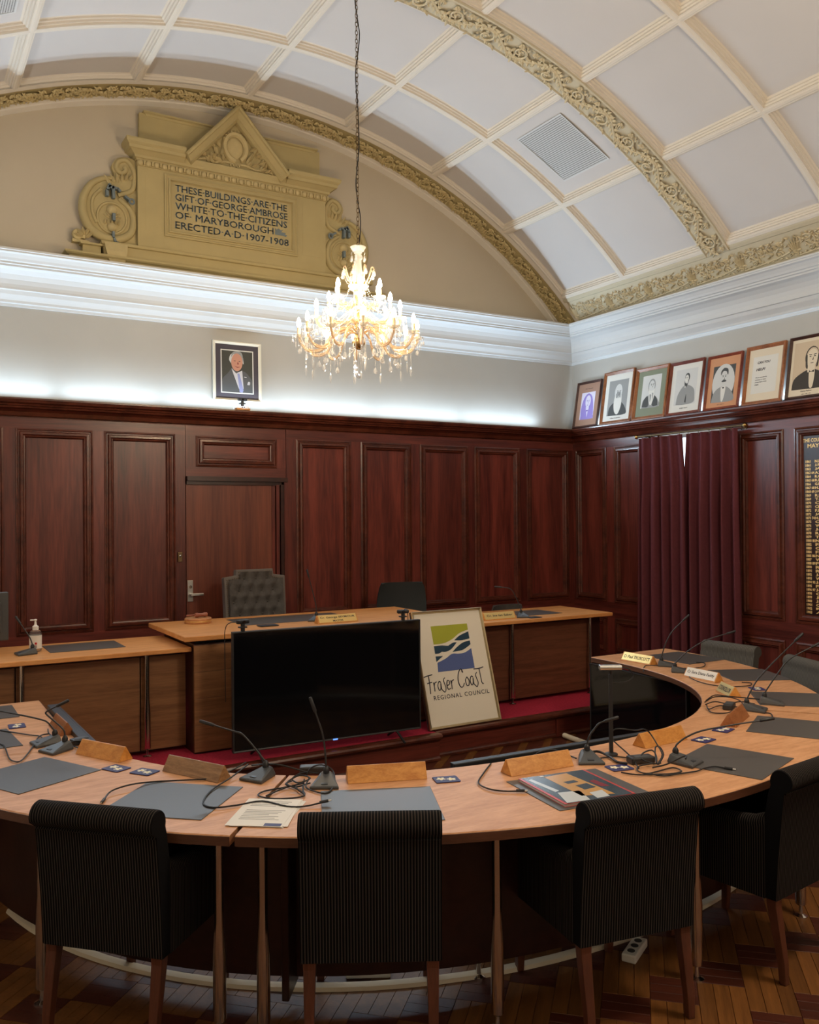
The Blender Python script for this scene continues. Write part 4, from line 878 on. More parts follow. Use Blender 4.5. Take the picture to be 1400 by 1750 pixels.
bl('cover_print', 'bk5', [(.085, .03), (.115, .04), (.125, -.06), (.09, -.05)], .0128); bl('cover_print', 'bk1', [(-.02, .06), (.035, .065), (.04, .035), (-.015, .03)], .013); bl('cover_print', 'bk1', [(.0, .0), (.06, .01), (.065, -.05), (.005, -.06)], .013)
bl('cover_print', 'bk4', [(-.138, .14), (-.118, .145), (-.095, -.03), (-.118, -.04)], .0128); bl('cover_print', 'bk4', [(.0, -.10), (.065, -.09), (.05, -.165), (-.01, -.168)], .0131); bl('cover_print', 'paper', [(-.07, .155), (-.05, .157), (-.05, .167), (-.07, .165)], .013)
# ------------------------------------------------------------------ cables and adapters on the table
def cable(pts, label, r=.0034, plug=None, group='black loose cables on the council table'):
    o = tag(MB().tube(smoothpts([(x, y, TZ + .004 + z) for x, y, z in pts], 4), r, 6).build('cable', 'cable', smooth=50), label, 'cable', group)
    if plug:
        a, b = Vector(pts[-2]), Vector(pts[-1]); d = (b - a).normalized(); e = Vector((b.x, b.y, TZ + .006 + b.z))
        MB().tube([e - d * .004, e + d * .030], .006, 8).build('plug', 'black', o); MB().tube([e + d * .03, e + d * .042], .004, 8).build('plug_tip', 'chrome', o)
    return o
def adapter(label, x, y, ang, l=.11, w=.055, h=.030):
    o = empty('power_adapter', (x, y, Z0), math.radians(ang), label, 'adapter', 'black power adapters')
    MB().box(-l / 2, l / 2, -w / 2, w / 2, 0, h).build('case', 'blackm', o, bevel=.006); MB().box(-l * .3, l * .3, -w * .35, w * .35, h, h + .0006).build('rating_label', 'dgrey', o)
    MB().tube([(l / 2 - .005, 0, h / 2), (l / 2 + .02, 0, h / 2)], [.006, .004], 8).build('strain_relief', 'black', o)
    return o
C_left_long = [(0.72, 3.582, 0.002), (0.762, 3.655, 0.01), (0.844, 3.681, 0.016), (0.944, 3.712, 0.004), (1.073, 3.664, 0.003), (1.169, 3.634, 0.003), (1.268, 3.674, 0.01), (1.354, 3.728, 0.02)]
C_left_loop = [(1.353, 3.696, 0.02), (1.238, 3.582, 0.01), (1.117, 3.474, 0.004), (1.039, 3.339, 0.003), (1.056, 3.263, 0.003), (1.141, 3.242, 0.003), (1.24, 3.234, 0.004), (1.297, 3.126, 0.004), (1.355, 3.093, 0.003), (1.416, 3.078, 0.01)]
C_arcover = [(1.347, 3.636, 0.03), (1.413, 3.532, 0.05), (1.487, 3.486, 0.03), (1.54, 3.453, 0.01)]
C_tangle1 = [(1.543, 3.37, 0.03), (1.498, 3.418, 0.03), (1.45, 3.43, 0.01), (1.445, 3.357, 0.01), (1.499, 3.36, 0.02), (1.478, 3.421, 0.02), (1.412, 3.401, 0.004), (1.42, 3.33, 0.004), (1.486, 3.331, 0.01)]
C_tangle2 = [(1.452, 3.313, 0.02), (1.39, 3.349, 0.004), (1.295, 3.353, 0.002), (1.254, 3.309, 0.002), (1.295, 3.24, 0.002), (1.375, 3.208, 0.002), (1.413, 3.22, 0.004), (1.404, 3.292, 0.012), (1.381, 3.339, 0.02), (1.424, 3.368, 0.02)]
C_ringmic = [(1.495, 3.362, 0.02), (1.457, 3.308, 0.004), (1.469, 3.236, 0.002), (1.502, 3.198, 0.002), (1.572, 3.278, 0.01), (1.613, 3.386, 0.03), (1.564, 3.385, 0.06), (1.523, 3.401, 0.05), (1.503, 3.406, 0.02)]
C_tangle3 = [(1.485, 3.389, 0.01), (1.431, 3.278, 0.004), (1.416, 3.226, 0.004), (1.413, 3.272, 0.004), (1.416, 3.351, 0.004), (1.352, 3.332, 0.003), (1.278, 3.29, 0.003)]
C_shortcable = [(2.302, 3.196, 0.0), (2.179, 3.081, 0.003), (2.086, 2.984, 0.003), (2.075, 2.899, 0.003), (2.107, 2.843, 0.003), (2.154, 2.813, 0.003)]
C_leftedge1 = [(0.493, 5.05, 0.003), (0.553, 4.954, 0.003), (0.611, 4.86, 0.003), (0.653, 4.804, 0.003), (0.656, 4.747, 0.003)]
C_leftedge2 = [(0.463, 4.747, 0.003), (0.477, 4.674, 0.003), (0.471, 4.445, 0.003), (0.484, 4.368, 0.003), (0.513, 4.361, 0.003), (0.575, 4.536, 0.003), (0.635, 4.751, 0.005), (0.665, 4.811, 0.006), (0.702, 4.816, 0.006)]
C_leftedge3 = [(0.707, 4.91, 0.01), (0.699, 4.832, 0.006), (0.707, 4.756, 0.006), (0.719, 4.693, 0.006)]
C_leftpile1 = [(0.729, 4.549, 0.004), (0.752, 4.526, 0.02), (0.793, 4.527, 0.02), (0.833, 4.521, 0.01), (0.87, 4.499, 0.004)]
C_leftpile2 = [(0.731, 4.526, 0.003), (0.767, 4.486, 0.004), (0.784, 4.398, 0.01), (0.813, 4.472, 0.012), (0.788, 4.576, 0.01)]
C_bigloop = [(2.796, 2.788, 0.003), (2.87, 2.922, 0.02), (2.9, 3.062, 0.06), (2.925, 3.064, 0.1), (2.984, 2.999, 0.1), (2.944, 2.904, 0.13), (2.979, 2.902, 0.11), (2.982, 2.863, 0.07), (2.968, 2.816, 0.03), (2.893, 2.772, 0.01)]
C_loop2 = [(2.919, 2.777, 0.01), (2.887, 2.787, 0.01), (2.865, 2.834, 0.02), (2.908, 2.877, 0.03), (2.931, 2.843, 0.05), (2.932, 2.816, 0.03), (2.902, 2.788, 0.01), (2.974, 2.863, 0.05), (3.028, 2.886, 0.04), (2.973, 2.813, 0.03), (2.897, 2.769, 0.01)]
C_loop3 = [(2.688, 2.783, 0.003), (2.722, 2.721, 0.003), (2.812, 2.675, 0.003), (2.86, 2.655, 0.003), (2.918, 2.659, 0.003), (2.924, 2.714, 0.004), (2.834, 2.712, 0.003), (2.766, 2.714, 0.003), (2.766, 2.765, 0.003), (2.816, 2.804, 0.006), (2.88, 2.791, 0.01)]
C_loop4 = [(2.849, 2.761, 0.004), (2.9, 2.725, 0.02), (2.955, 2.692, 0.05), (2.972, 2.682, 0.055), (2.949, 2.664, 0.05)]
C_rightplug = [(2.776, 2.707, 0.003), (2.803, 2.651, 0.003), (2.885, 2.639, 0.003), (2.971, 2.626, 0.003), (3.026, 2.631, 0.006), (3.086, 2.625, 0.006), (3.109, 2.587, 0.004)]
C_fromstand = [(2.702, 2.987, 0.003), (2.761, 2.995, 0.003), (2.835, 2.979, 0.004), (2.884, 2.918, 0.003), (2.951, 2.842, 0.003)]
C_stand2 = [(2.728, 3.055, 0.01), (2.809, 3.066, 0.012), (2.814, 2.995, 0.006), (2.785, 2.908, 0.004), (2.797, 2.859, 0.006)]
C_overedge = [(2.578, 3.244, -0.02), (2.597, 3.208, 0.01), (2.658, 3.197, 0.012), (2.672, 3.143, 0.006), (2.672, 3.051, 0.003)]
C_pile1 = [(4.083, 3.541, 0.01), (4.212, 3.578, 0.02), (4.279, 3.515, 0.02), (4.262, 3.426, 0.01), (4.142, 3.354, 0.01), (4.078, 3.431, 0.01), (3.955, 3.401, 0.01), (4.022, 3.475, 0.012)]
C_pile2 = [(4.09, 3.538, 0.02), (4.214, 3.579, 0.03), (4.292, 3.547, 0.02), (4.41, 3.503, 0.004), (4.446, 3.44, 0.004)]
C_pile3 = [(3.992, 3.441, 0.005), (3.93, 3.367, 0.003), (3.947, 3.321, 0.003), (4.008, 3.301, 0.006), (4.104, 3.323, 0.02)]
C_pile4 = [(3.999, 3.463, 0.02), (4.107, 3.488, 0.02), (4.12, 3.404, 0.02), (4.267, 3.442, 0.01), (4.3, 3.368, 0.006)]
C_upper1 = [(4.734, 4.255, 0.003), (4.625, 4.117, 0.003), (4.566, 3.958, 0.003), (4.582, 3.83, 0.003), (4.675, 3.77, 0.003), (4.763, 3.76, 0.003), (4.829, 3.812, 0.003), (4.798, 3.856, 0.003)]
C_upper2 = [(4.645, 4.578, -0.02), (4.707, 4.632, 0.0), (4.774, 4.657, 0.003), (4.851, 4.577, 0.003)]
C_upper3 = [(4.863, 4.451, 0.003), (4.945, 4.39, 0.004), (5.066, 4.4, 0.004), (5.189, 4.501, 0.004), (5.16, 4.552, 0.004)]
C_micpig = [(4.169, 3.197, 0.003), (4.172, 3.161, 0.003), (4.099, 3.095, 0.002)]
cable(C_left_long[::-1], 'cable lying across the grey desk pad to the left chair', plug=1); cable(C_left_loop, 'cable looping back over the stack of papers', plug=1)
cable(C_arcover, 'short cable arching behind the tangle of cables')
cable(C_tangle1, 'knotted cable in the tangle between the two centre microphones, next to the adapter'); cable(C_tangle2, 'wide looped cable in the tangle reaching the top edge of the papers'); cable(C_tangle3, 'cable strand in the tangle just left of the almost straight microphone')
cable(C_ringmic, 'cable ringed round the almost straight microphone'); cable(C_shortcable, 'short cable with a plug left of the picture book', plug=1)
cable(C_leftedge1, 'cable running in from the left picture edge, upper one'); cable(C_leftedge2, 'cable looping in from the left picture edge, lower one')
cable(C_leftedge3, 'small curl of cable between the left microphones and the reddish block'); cable(C_leftpile1, 'cable arching from the left microphones to the striped orange block'); cable(C_leftpile2, 'cable coil behind the left microphones, lower strand')
cable(C_bigloop, 'cable springing up in a high loop before the right floor screen')
cable(C_loop2, 'cable rising in small loops left of the low bent microphone'); cable(C_loop3, 'cable lying flat in wide loops in front of the low bent microphone'); cable(C_loop4, 'cable hooked over the base of the low bent microphone')
cable(C_rightplug, 'cable with a plug ending on the desk pad right of the low bent microphone', plug=1)
cable(C_fromstand, 'straight cable leading right from the black stand'); cable(C_stand2, 'thick wavy cable between the black stand and the power adapter', .006)
cable(C_overedge, 'cable hanging over the inner table edge behind an orange block')
cable(C_pile1, 'largest coil of the cable pile on the right table arm'); cable(C_pile2, 'top strand of the cable pile, running behind the paired microphones'); cable(C_pile3, 'lowest strand of the cable pile above the short reddish block'); cable(C_pile4, 'middle strand of the cable pile, ending at the paired microphones')
cable(C_upper1, 'cable curving below the pale name plate'); cable(C_upper2, 'cable dropping over the table edge by the cream name plate'); cable(C_upper3, 'cable behind the pale name plate'); cable(C_micpig, 'short pigtail cable beside the nearer upright microphone')
adapter('power adapter under the cable tangle between the centre microphones', 1.575, 3.505, -25); adapter('power adapter beside the flower coaster and low bent microphone', 2.885, 2.865, -15, .115, .06); adapter('power adapter in the coiled pile on the right table arm', 4.115, 3.395, 30, .115, .055); adapter('power adapter behind the left pair of microphones', .80, 4.56, 20, .08, .05)
# black stand with a camera bar
st = empty('camera_stand', (2.865, 3.03, Z0), math.radians(-30), 'black pole stand with a silver camera bar before the right floor screen', 'camera stand')
MB().lathe([(.030, 0), (.030, .006), (.012, .012)], 16).build('base', 'black', st); MB().box(-.0085, .0085, -.0085, .0085, .008, .372).build('pole', 'black', st, bevel=.002)
MB().tube([(0, 0, .372), (0, 0, .392)], .006, 8).build('joint', 'black', st)
MB().loft([[(x, y * .8, .392 + z) for y, z in ((-.022, 0), (.022, 0), (.026, .012), (.02, .022), (-.02, .022), (-.026, .012))] for x in (-.052, -.048, .046, .05)]).build('camera_bar', 'silver', st, bevel=.003); MB().box(-.05, .048, -.018, .018, .388, .393).build('lens_strip', 'black', st)
MB().tube(smoothpts([(.05, 0, .40), (.085, .0, .395), (.105, 0, .36), (.07, .0, .335), (.01, .0, .335)]), .0026, 6).build('lead', 'cable', st)
# ------------------------------------------------------------------ things on the platform desks
gv = empty('gavel', (2.085, 6.80, CTOP), math.radians(12), 'round timber gavel block with a small red gavel on the raised desk', 'gavel')
MB().lathe([(.100, 0), (.104, .004), (.104, .036), (.098, .042), (.001, .042)], 36).build('sound_block', 'gavelw', gv, smooth=40)
MB().lathe([(.1045, .014), (.1045, .022)], 36, caps=False).build('brass_band', 'gold', gv, smooth=40)
g2 = MB().lathe([(.004, -.055), (.017, -.05), (.019, -.03), (.014, -.02), (.014, .02), (.019, .03), (.017, .05), (.004, .055)], 14, Matrix.Translation((.02, -.01, .062)) @ Matrix.Rotation(PI / 2, 4, 'Y')).build('head', 'gavelr', gv, smooth=40)
MB().tube([(.02, -.01, .062), (-.05, .06, .056), (-.062, .07, .055)], [.006, .007, .008], 8).build('handle', 'gavelr', gv, smooth=50)
sn = empty('pump_bottle', (.862, 6.52, LTOP), math.radians(-30), 'clear pump bottle with a white label and white pump on the left wing desk', 'bottle')
MB().lathe([(.001, 0), (.036, .002), (.040, .010), (.040, .120), (.034, .140), (.018, .150), (.016, .158)], 20).build('body', 'bottle', sn, smooth=40)
MB().lathe([(.0405, .022), (.0405, .112)], 20, caps=False).build('label', 'paper', sn, smooth=40)
tag(MB().box(.012, .026, -.0412, -.0402, .052, .066).build('red_mark', 'redled', sn)); MB().box(.014, .024, -.0412, -.0402, .028, .047).build('print_mark', 'inkg', sn)
MB().lathe([(.020, .148), (.020, .172), (.012, .178), (.008, .184), (.006, .208), (.010, .212), (.010, .220), (.003, .222)], 16).build('pump', 'wplas', sn, smooth=40); MB().box(-.035, .0, -.006, .006, .210, .219).build('spout', 'wplas', sn, bevel=.002)
def webcam(label, x, y, z, ang, clip=True):
    o = empty('webcam', (x, y, z), math.radians(ang), label, 'camera', 'small black webcams')
    MB().box(-.045, .045, -.016, .016, .052, .080).build('body', 'black', o, bevel=.008); MB().lathe([(.011, 0), (.010, .006)], 14, Matrix.Translation((0, -.016, .066)) @ Matrix.Rotation(PI / 2, 4, 'X')).build('lens', 'screen', o)
    MB().box(-.012, .012, -.012, .012, .0, .054).build('clip', 'black', o, bevel=.004); MB().box(-.028, .028, -.014, .02, .024, .034).build('grip', 'black', o, bevel=.003)
    return o
webcam('webcam clipped to the left end of the television top', 2.062, 5.72, 1.081, 8); webcam('webcam clipped to the right end of the television top beside the poster', 3.285, 5.66, 1.081, -10)
tag(MB().tube(smoothpts([(2.03, 5.735, 1.145), (1.985, 5.78, 1.135), (1.965, 5.80, 1.09), (1.962, 5.80, .98), (1.965, 5.80, .60)]), .003, 6).build('cable', 'cable'), 'thin cable dropping from the webcam left of the television', 'cable')
tag(MB().tube(smoothpts([(3.28, 5.675, 1.14), (3.33, 5.70, 1.16), (3.36, 5.72, 1.13), (3.37, 5.73, 1.05)]), .003, 6).build('cable', 'cable'), 'thin cable behind the webcam beside the poster', 'cable')
o = webcam('webcam on a small white and timber block on the rail below the portrait', 2.845, 7.865, 2.856, 0); o.location.z += .036
wb = empty('camera_block', (2.845, 7.865, 2.8565), label='small white box on a timber packer on the rail below the portrait', cat='box')
MB().box(-.075, .06, -.03, .03, .018, .036).build('white_box', 'wplas', wb, bevel=.003); MB().box(-.065, .065, -.035, .035, 0, .018).build('packer', 'wedge_o', wb)
for q in (-.012, .008): MB().lathe([(.007, 0), (.007, .004)], 10, Matrix.Translation((q, -.03, .027)) @ Matrix.Rotation(PI / 2, 4, 'X')).build('socket', 'black', wb)
# ------------------------------------------------------------------ framed pictures
def ell(cx, cy, rx, ry, n=20, a0=0, a1=360, rot=0):
    k = n if a1 - a0 < 360 else n - 1
    return [(cx + rx * math.cos(math.radians(a0 + (a1 - a0) * i / n)) * math.cos(rot) - ry * math.sin(math.radians(a0 + (a1 - a0) * i / n)) * math.sin(rot), cy + rx * math.cos(math.radians(a0 + (a1 - a0) * i / n)) * math.sin(rot) + ry * math.sin(math.radians(a0 + (a1 - a0) * i / n)) * math.cos(rot)) for i in range(k + 1)]
def cv(pts, n=4):
    return [(p.x, p.y) for p in smoothpts([(x, y, 0) for x, y in pts] + [(*pts[0], 0)], n)][:-1]
def picture(label, T, w, h, fm, fw, mm, win, layers, glass=True, cat='picture', group=None, cap=None, bev=(.0, .016, .010)):
    o = empty('framed_picture', tuple(T.translation), label=label, cat=cat, group=group); S = Matrix.Translation(-T.translation) @ T
    Wf = lambda a, z, d: tuple(S @ Vector((a, z, d)))
    MB().box(.004, w - .004, .004, h - .004, -.010, .0, S).build('backing', 'mat_dk', o)
    MB().ring([(0, -.010), (0, bev[1]), (fw * .3, bev[1] + .004), (fw * .75, bev[2]), (fw, .004), (fw, .0)], 0, w, 0, h, Wf).build('frame', fm, o)
    MB().box(fw * .9, w - fw * .9, fw * .9, h - fw * .9, 0, .002, S).build('mount', mm, o)
    x0, x1, y0, y1 = win; ww, hh = x1 - x0, y1 - y0; mats = []
    mb = MB()
    for k, (mt, pts) in enumerate(layers):
        if mt not in mats: mats.append(mt)
        mb.add([(x0 + px * ww, y0 + py * hh, .0024 + .00012 * k) for px, py in pts], [tuple(range(len(pts)))], S, mats.index(mt))
    if layers: mb.build('print', mats, o)
    for s, px, py, wd, ht in (cap or []):
        text('caption', s, 'ink', o, S @ Matrix.Translation((px, py, 0)), width=wd, height=ht, ext=.0032, align='CENTER', bold=.02)
    return o, S
def portrait(pl, pm, pd, bg, hair, beard, coat, face, wide=0):
    """head and shoulders: returns the print's layers from back to front"""
    L_ = [(bg, [(0, 0), (1, 0), (1, 1), (0, 1)])]
    L_ += [(coat, cv([(.06 - wide, 0), (.10 - wide, .22), (.30, .36), (.50, .40), (.70, .36), (.92 + wide, .20), (.96 + wide, 0)]))]
    L_ += [(face, cv([(.42, .34), (.60, .34), (.60, .48), (.42, .48)]))]
    L_ += [(hair, ell(.52, .66, .195, .225)), (face, ell(.52, .63, .155, .205))]
    return L_
tops = dict(R=None)
def lean(y, w, h):
    return frame3((R - .145, y, 2.8575), (0, -1, 0), Vector((.095, 0, h)).normalized())
def face_marks(d, cx=.52, cy=.63, s=1):
    return [(d, ell(cx - .06 * s, cy + .03 * s, .030 * s, .012 * s, 8)), (d, ell(cx + .065 * s, cy + .03 * s, .030 * s, .012 * s, 8)), (d, [(cx - .10 * s, cy + .062 * s), (cx - .02 * s, cy + .055 * s), (cx - .02 * s, cy + .07 * s), (cx - .10 * s, cy + .078 * s)]), (d, [(cx + .03 * s, cy + .055 * s), (cx + .11 * s, cy + .062 * s), (cx + .11 * s, cy + .078 * s), (cx + .03 * s, cy + .07 * s)]), (d, [(cx - .0 * s, cy - .05 * s), (cx + .035 * s, cy - .05 * s), (cx + .03 * s, cy + .02 * s)])]
G_ = 'framed portraits leaning along the right rail'
# 1 violet portrait
lay = portrait('pv_l', 'pv_m', 'pv_d', 'pv_l', 'pv_l', 'pv_d', 'pv_m', 'pv_l'); lay.insert(1, ('pv_m', cv([(.10, .02), (.05, .4), (.2, .8), (.5, .96), (.8, .8), (.95, .4), (.9, .02)])))
lay += face_marks('pv_d') + [('pv_l', [(.45, .36), (.60, .36), (.54, .05)]), ('pv_d', [(.46, .33), (.59, .33), (.56, .28), (.49, .28)]), ('pv_d', ell(.52, .52, .06, .010, 8))]
picture('smallest framed portrait printed in violet, at the far end of the right rail', lean(7.836, .403, .545), .403, .545, 'dkfr', .026, 'mat_br', (.09, .315, .10, .415), lay, group=G_, cap=[('Ald. J. Harwood', .2, .452, .12, .012)])
picl = bpy.data.objects[-1] if False else None
# 2 white bearded man
lay = portrait('pg_l', 'pg_m', 'pg_d', 'pg_m', 'pg_l', 'pg_l', 'pg_d', 'pg_l') + [('pg_m', cv([(.40, .60), (.50, .66), (.64, .62), (.60, .46), (.44, .46)]))] + face_marks('pg_d', .54, .62) + [('mat_white', cv([(.36, .58), (.42, .48), (.54, .52), (.66, .48), (.70, .56), (.72, .30), (.62, .06), (.50, .02), (.38, .12), (.32, .34)])), ('pg_m', ell(.54, .49, .07, .008, 8))]
picture('framed portrait of a man with a long white beard and bald crown', lean(7.385, .470, .595), .470, .595, 'oak', .036, 'mat_white', (.09, .385, .095, .49), lay, group=G_, cap=[('William Southerden', .23, .058, .16, .012)])
# 3 green mount
lay = portrait('pg_l', 'pg_m', 'pg_d', 'pg_l', 'pg_m', 'pg_m', 'pg_m', 'pg_l') + face_marks('pg_d', .54, .66, .9) + [('pg_d', cv([(.08, .04), (.14, .24), (.34, .36), (.42, .10), (.36, .02)])), ('pg_d', cv([(.92, .04), (.86, .24), (.66, .36), (.62, .10), (.70, .02)])), ('mat_white', cv([(.38, .58), (.46, .52), (.62, .52), (.68, .58), (.70, .36), (.60, .10), (.50, .08), (.42, .24)])), ('pg_m', cv([(.44, .40), (.50, .16), (.54, .38)])), ('pg_m', cv([(.57, .44), (.62, .22), (.64, .42)]))]
picture('framed bearded portrait in a green mount', lean(6.889, .462, .565), .462, .565, 'oak', .036, 'mat_green', (.10, .362, .125, .475), lay, group=G_, cap=None)
# 4 seated man in a dark coat
lay = [('pg_l', [(0, 0), (1, 0), (1, 1), (0, 1)]), ('pg_m', cv([(.10, .02), (.16, .30), (.38, .52), (.62, .54), (.88, .42), (.95, .22), (.92, .04), (.5, -.0)])), ('pg_d', ell(.54, .76, .115, .125)), ('mat_white', ell(.52, .73, .085, .105)), ('pg_d', cv([(.42, .68), (.48, .60), (.60, .60), (.62, .70), (.58, .56), (.52, .50), (.44, .54)])), ('mat_white', ell(.47, .50, .02, .03)), ('pg_d', cv([(.50, .08), (.55, .30), (.57, .06)]))] + face_marks('pg_d', .51, .73, .55)
picture('framed portrait of a bearded man in a buttoned dark coat, red timber frame', lean(6.411, .438, .555), .438, .555, 'redfr', .030, 'mat_white', (.085, .36, .10, .47), lay, group=G_, cap=[('ROBERT TRAVIS', .22, .062, .10, .009)])
# 5 orange mount, oval
lay = [('pg_d', [(0, 0), (1, 0), (1, 1), (0, 1)]), ('pg_l', ell(.5, .52, .50, .52, 26)), ('pg_m', cv([(.02, 0), (.10, .26), (.34, .40), (.66, .40), (.92, .24), (.98, 0)])), ('mat_white', cv([(.40, .40), (.62, .40), (.56, .04), (.46, .04)])), ('pg_d', ell(.52, .80, .17, .12)), ('pg_l', ell(.52, .66, .145, .20)), ('pg_d', cv([(.36, .74), (.44, .84), (.62, .82), (.69, .72), (.67, .88), (.5, .93), (.38, .86)])), ('pg_d', cv([(.42, .57), (.52, .61), (.63, .57), (.60, .54), (.44, .54)])), ('pg_d', [(.47, .40), (.57, .40), (.55, .36), (.49, .36)])] + face_marks('pg_d', .52, .66, .9)
picture('framed oval portrait of a moustached man in an orange mount', lean(5.929, .406, .545), .406, .545, 'redfr', .026, 'mat_or', (.075, .335, .075, .435), lay, group=G_, cap=[('ALD. JAMES B.', .2, .045, .09, .008)])
# 6 notice
o, S = picture('framed typed notice headed CAN YOU HELP between two portraits', lean(5.477, .420, .560), .420, .560, 'oak', .034, 'mat_cream', (.080, .345, .105, .455), [('mat_white', [(0, 0), (1, 0), (1, 1), (0, 1)])], group=G_)
for s, x, y, w_, h_ in (('CAN YOU', .128, .385, .135, .024), ('HELP?', .122, .318, .096, .026), ('We are searching for', .120, .248, .125, .012), ('a portrait or other', .118, .226, .118, .012), ('photograph of this', .118, .204, .125, .012), ('man.', .118, .182, .045, .010)):
    text('notice_words', s, 'ink', o, S @ Matrix.Translation((x, y, 0)), width=w_, height=h_, ext=.0032, bold=.03, shear=.12)
# 7 sepia man
lay = portrait('ps_l', 'ps_m', 'ps_d', 'ps_l', 'ps_d', 'ps_d', 'ps_d', 'mat_cream', .05) + [('ps_l', ell(.53, .66, .175, .20)), ('mat_cream', ell(.53, .63, .155, .20)), ('ps_d', cv([(.34, .66), (.36, .46), (.42, .42), (.40, .56), (.38, .72)])), ('ps_d', cv([(.72, .66), (.70, .46), (.65, .44), (.67, .56), (.69, .72)])), ('mat_cream', cv([(.46, .40), (.62, .40), (.60, .04), (.50, .04)])), ('ps_d', [(.47, .38), (.52, .35), (.61, .38), (.61, .33), (.52, .345), (.47, .33)]), ('ps_d', ell(.53, .53, .05, .008, 8))] + face_marks('ps_d', .53, .64)
picture('large sepia portrait of a man in a bow tie, cut off by the picture edge', lean(5.016, .445, .565), .445, .565, 'dkfr', .026, 'mat_cream', (.05, .395, .085, .51), lay, group=G_, cap=[('Henry Palmer', .20, .055, .11, .016), ('1861  62  74', .20, .034, .09, .009)])
# colour portrait on the end wall
lay = [('bgk', [(0, 0), (1, 0), (1, 1), (0, 1)]), ('suit', cv([(0, 0), (.02, .30), (.18, .44), (.34, .58), (.50, .50), (.72, .52), (.90, .40), (1.0, .26), (1, 0), (.5, 0)])), ('shirt', [(.31, .58), (.46, .46), (.66, .54), (.70, .10), (.60, .02), (.52, .14)]), ('tie', [(.50, .46), (.57, .46), (.70, .06), (.66, .0), (.57, .02)]), ('pg_m', ell(.47, .80, .235, .155)), ('pg_l', cv([(.24, .78), (.28, .90), (.42, .96), (.34, .84), (.30, .72)])), ('pg_l', cv([(.70, .80), (.71, .70), (.68, .72)])), ('skin', ell(.49, .73, .185, .215, 22, rot=-.06)), ('pg_m', cv([(.30, .84), (.40, .93), (.58, .94), (.68, .86), (.64, .97), (.48, 1.0), (.34, .95)])), ('bk5', cv([(.40, .645), (.50, .62), (.60, .63), (.50, .605)])), ('bgk', ell(.42, .76, .035, .008, 8)), ('bgk', ell(.58, .755, .035, .008, 8)), ('bk5', [(.50, .68), (.55, .68), (.52, .75)]), ('shirt', cv([(.82, .20), (.90, .20), (.91, .27), (.85, .27)])), ('shirt', [(.72, .395), (.80, .39), (.80, .37), (.73, .375)])]
T = frame3((2.600, B - .030, 2.952), (1, 0, 0), (0, .012, .56))
o, S = picture('pale framed colour portrait of a white haired man in a grey suit', T, .472, .562, 'silverfr', .026, 'mat_dk', (.085, .387, .085, .477), lay)
MB().ring([(-.010, .002), (-.010, .0032), (0, .0032), (0, .002)], .085, .387, .085, .477, lambda a, z, d: tuple(S @ Vector((a, z, d)))).build('inner_slip', 'mat_white', o)
# ------------------------------------------------------------------ honour board
hb = empty('honour_board', (R - .016, 4.66, .95), label='dark honour board with gold lettered years at the right picture edge', cat='board')
HB = Matrix.Translation((.016 - R, -4.66, -.95))
MB().box(R - .017, R - .0165, 4.375, 4.96, .947, 2.55, HB).build('board', 'mah_dark', hb)
def wl(nm, s, y, z, w_, h_, bold=.03): return text(nm, s, 'goldp', hb, HB @ frame3((R - .0175, y, z), (0, -1, 0), (0, 0, 1)), width=w_, height=h_, ext=.0005, bold=bold)
wl('title', 'THE COUNCIL OF THE TOWN', 4.935, 2.482, .50, .034); wl('subtitle', 'MAYORALTY', 4.890, 2.432, .32, .036)
rows = '1861 N.PA|1861 J.EA|1862 JAS|1863 64 A.W|1864 R.GA|1865 66 R.PA|1866 G.HO|1867 68 H.ST|1868 69 J.HA|1869 R.ST|1869 T.RI|1870 C.E|1871 CHA|1872 F.BR|1872 JAS|1873 74 H.ST|1875 C.E|1876 W.S|1877 J.T|1878 R.M|1879 T.P|1880 81 N.E|1882 F.B|1883 C.P|1884 F.B|1885 86 N.E|1887 W.S|1888 89 F.B|1890 R.S|1891 R.E|1892 J.N|1893 W.H|1894 95 J.N|1895 F.C|1896 97 J.M|1898 C.S|1899 J.E|1900 J.H|1901 C.H|1902 R.J|1903 A.J'.split('|')
for k, s in enumerate(rows):
    p = s.split(' '); z = 2.300 - k * .0332
    wl('year_row', ' '.join(p[:-1]), 4.912, z, .052 if len(p) == 2 else .086, .025, .05); wl('name_row', p[-1], 4.822, z, .085, .025, .05)
# ------------------------------------------------------------------ plaster memorial plaque in the lunette
pq = empty('memorial_plaque', (2.82, B, 4.06), label='ochre plaster memorial plaque with pediment and side scrolls high on the end wall', cat='plaque')
PQ = Matrix.Translation((-2.82, -B, -4.06)); WQ = lambda a, z, d: (a - 2.82, -d, z - 4.06)
def pbox(mb, x0, x1, z0, z1, d0, d1): return mb.box(x0, x1, B - d1, B - d0, z0, z1, PQ)
def stack(mb, x0, x1, prof):            # prof [(e, z)] : half pyramid like mouldings returned at both ends
    return mb.loft([[WQ(x0 - e, z, 0), WQ(x0 - e, z, .09 + e), WQ(x1 + e, z, .09 + e), WQ(x1 + e, z, 0)] for e, z in prof])
stack(MB(), 1.37, 4.27, [(.05, 4.03), (.05, 4.10), (.075, 4.105), (.09, 4.115), (.09, 4.130), (.04, 4.14)]).build('base_course', 'ochre', pq)
stack(MB(), 1.62, 4.02, [(.01, 4.13), (.01, 4.235), (.03, 4.24), (.035, 4.262), (0, 4.268)]).build('plinth', 'ochre', pq)
pbox(MB(), 1.905, 3.735, 4.26, 4.985, 0, .09).build('body', 'ochre', pq)
MB().ring([(0, .09), (0, .104), (.012, .108), (.020, .100), (.034, .100), (.038, .112), (.050, .114), (.056, .100), (.062, .080), (.07, .078)], 2.14, 3.43, 4.392, 4.955, WQ).build('text_frame', 'ochre', pq)
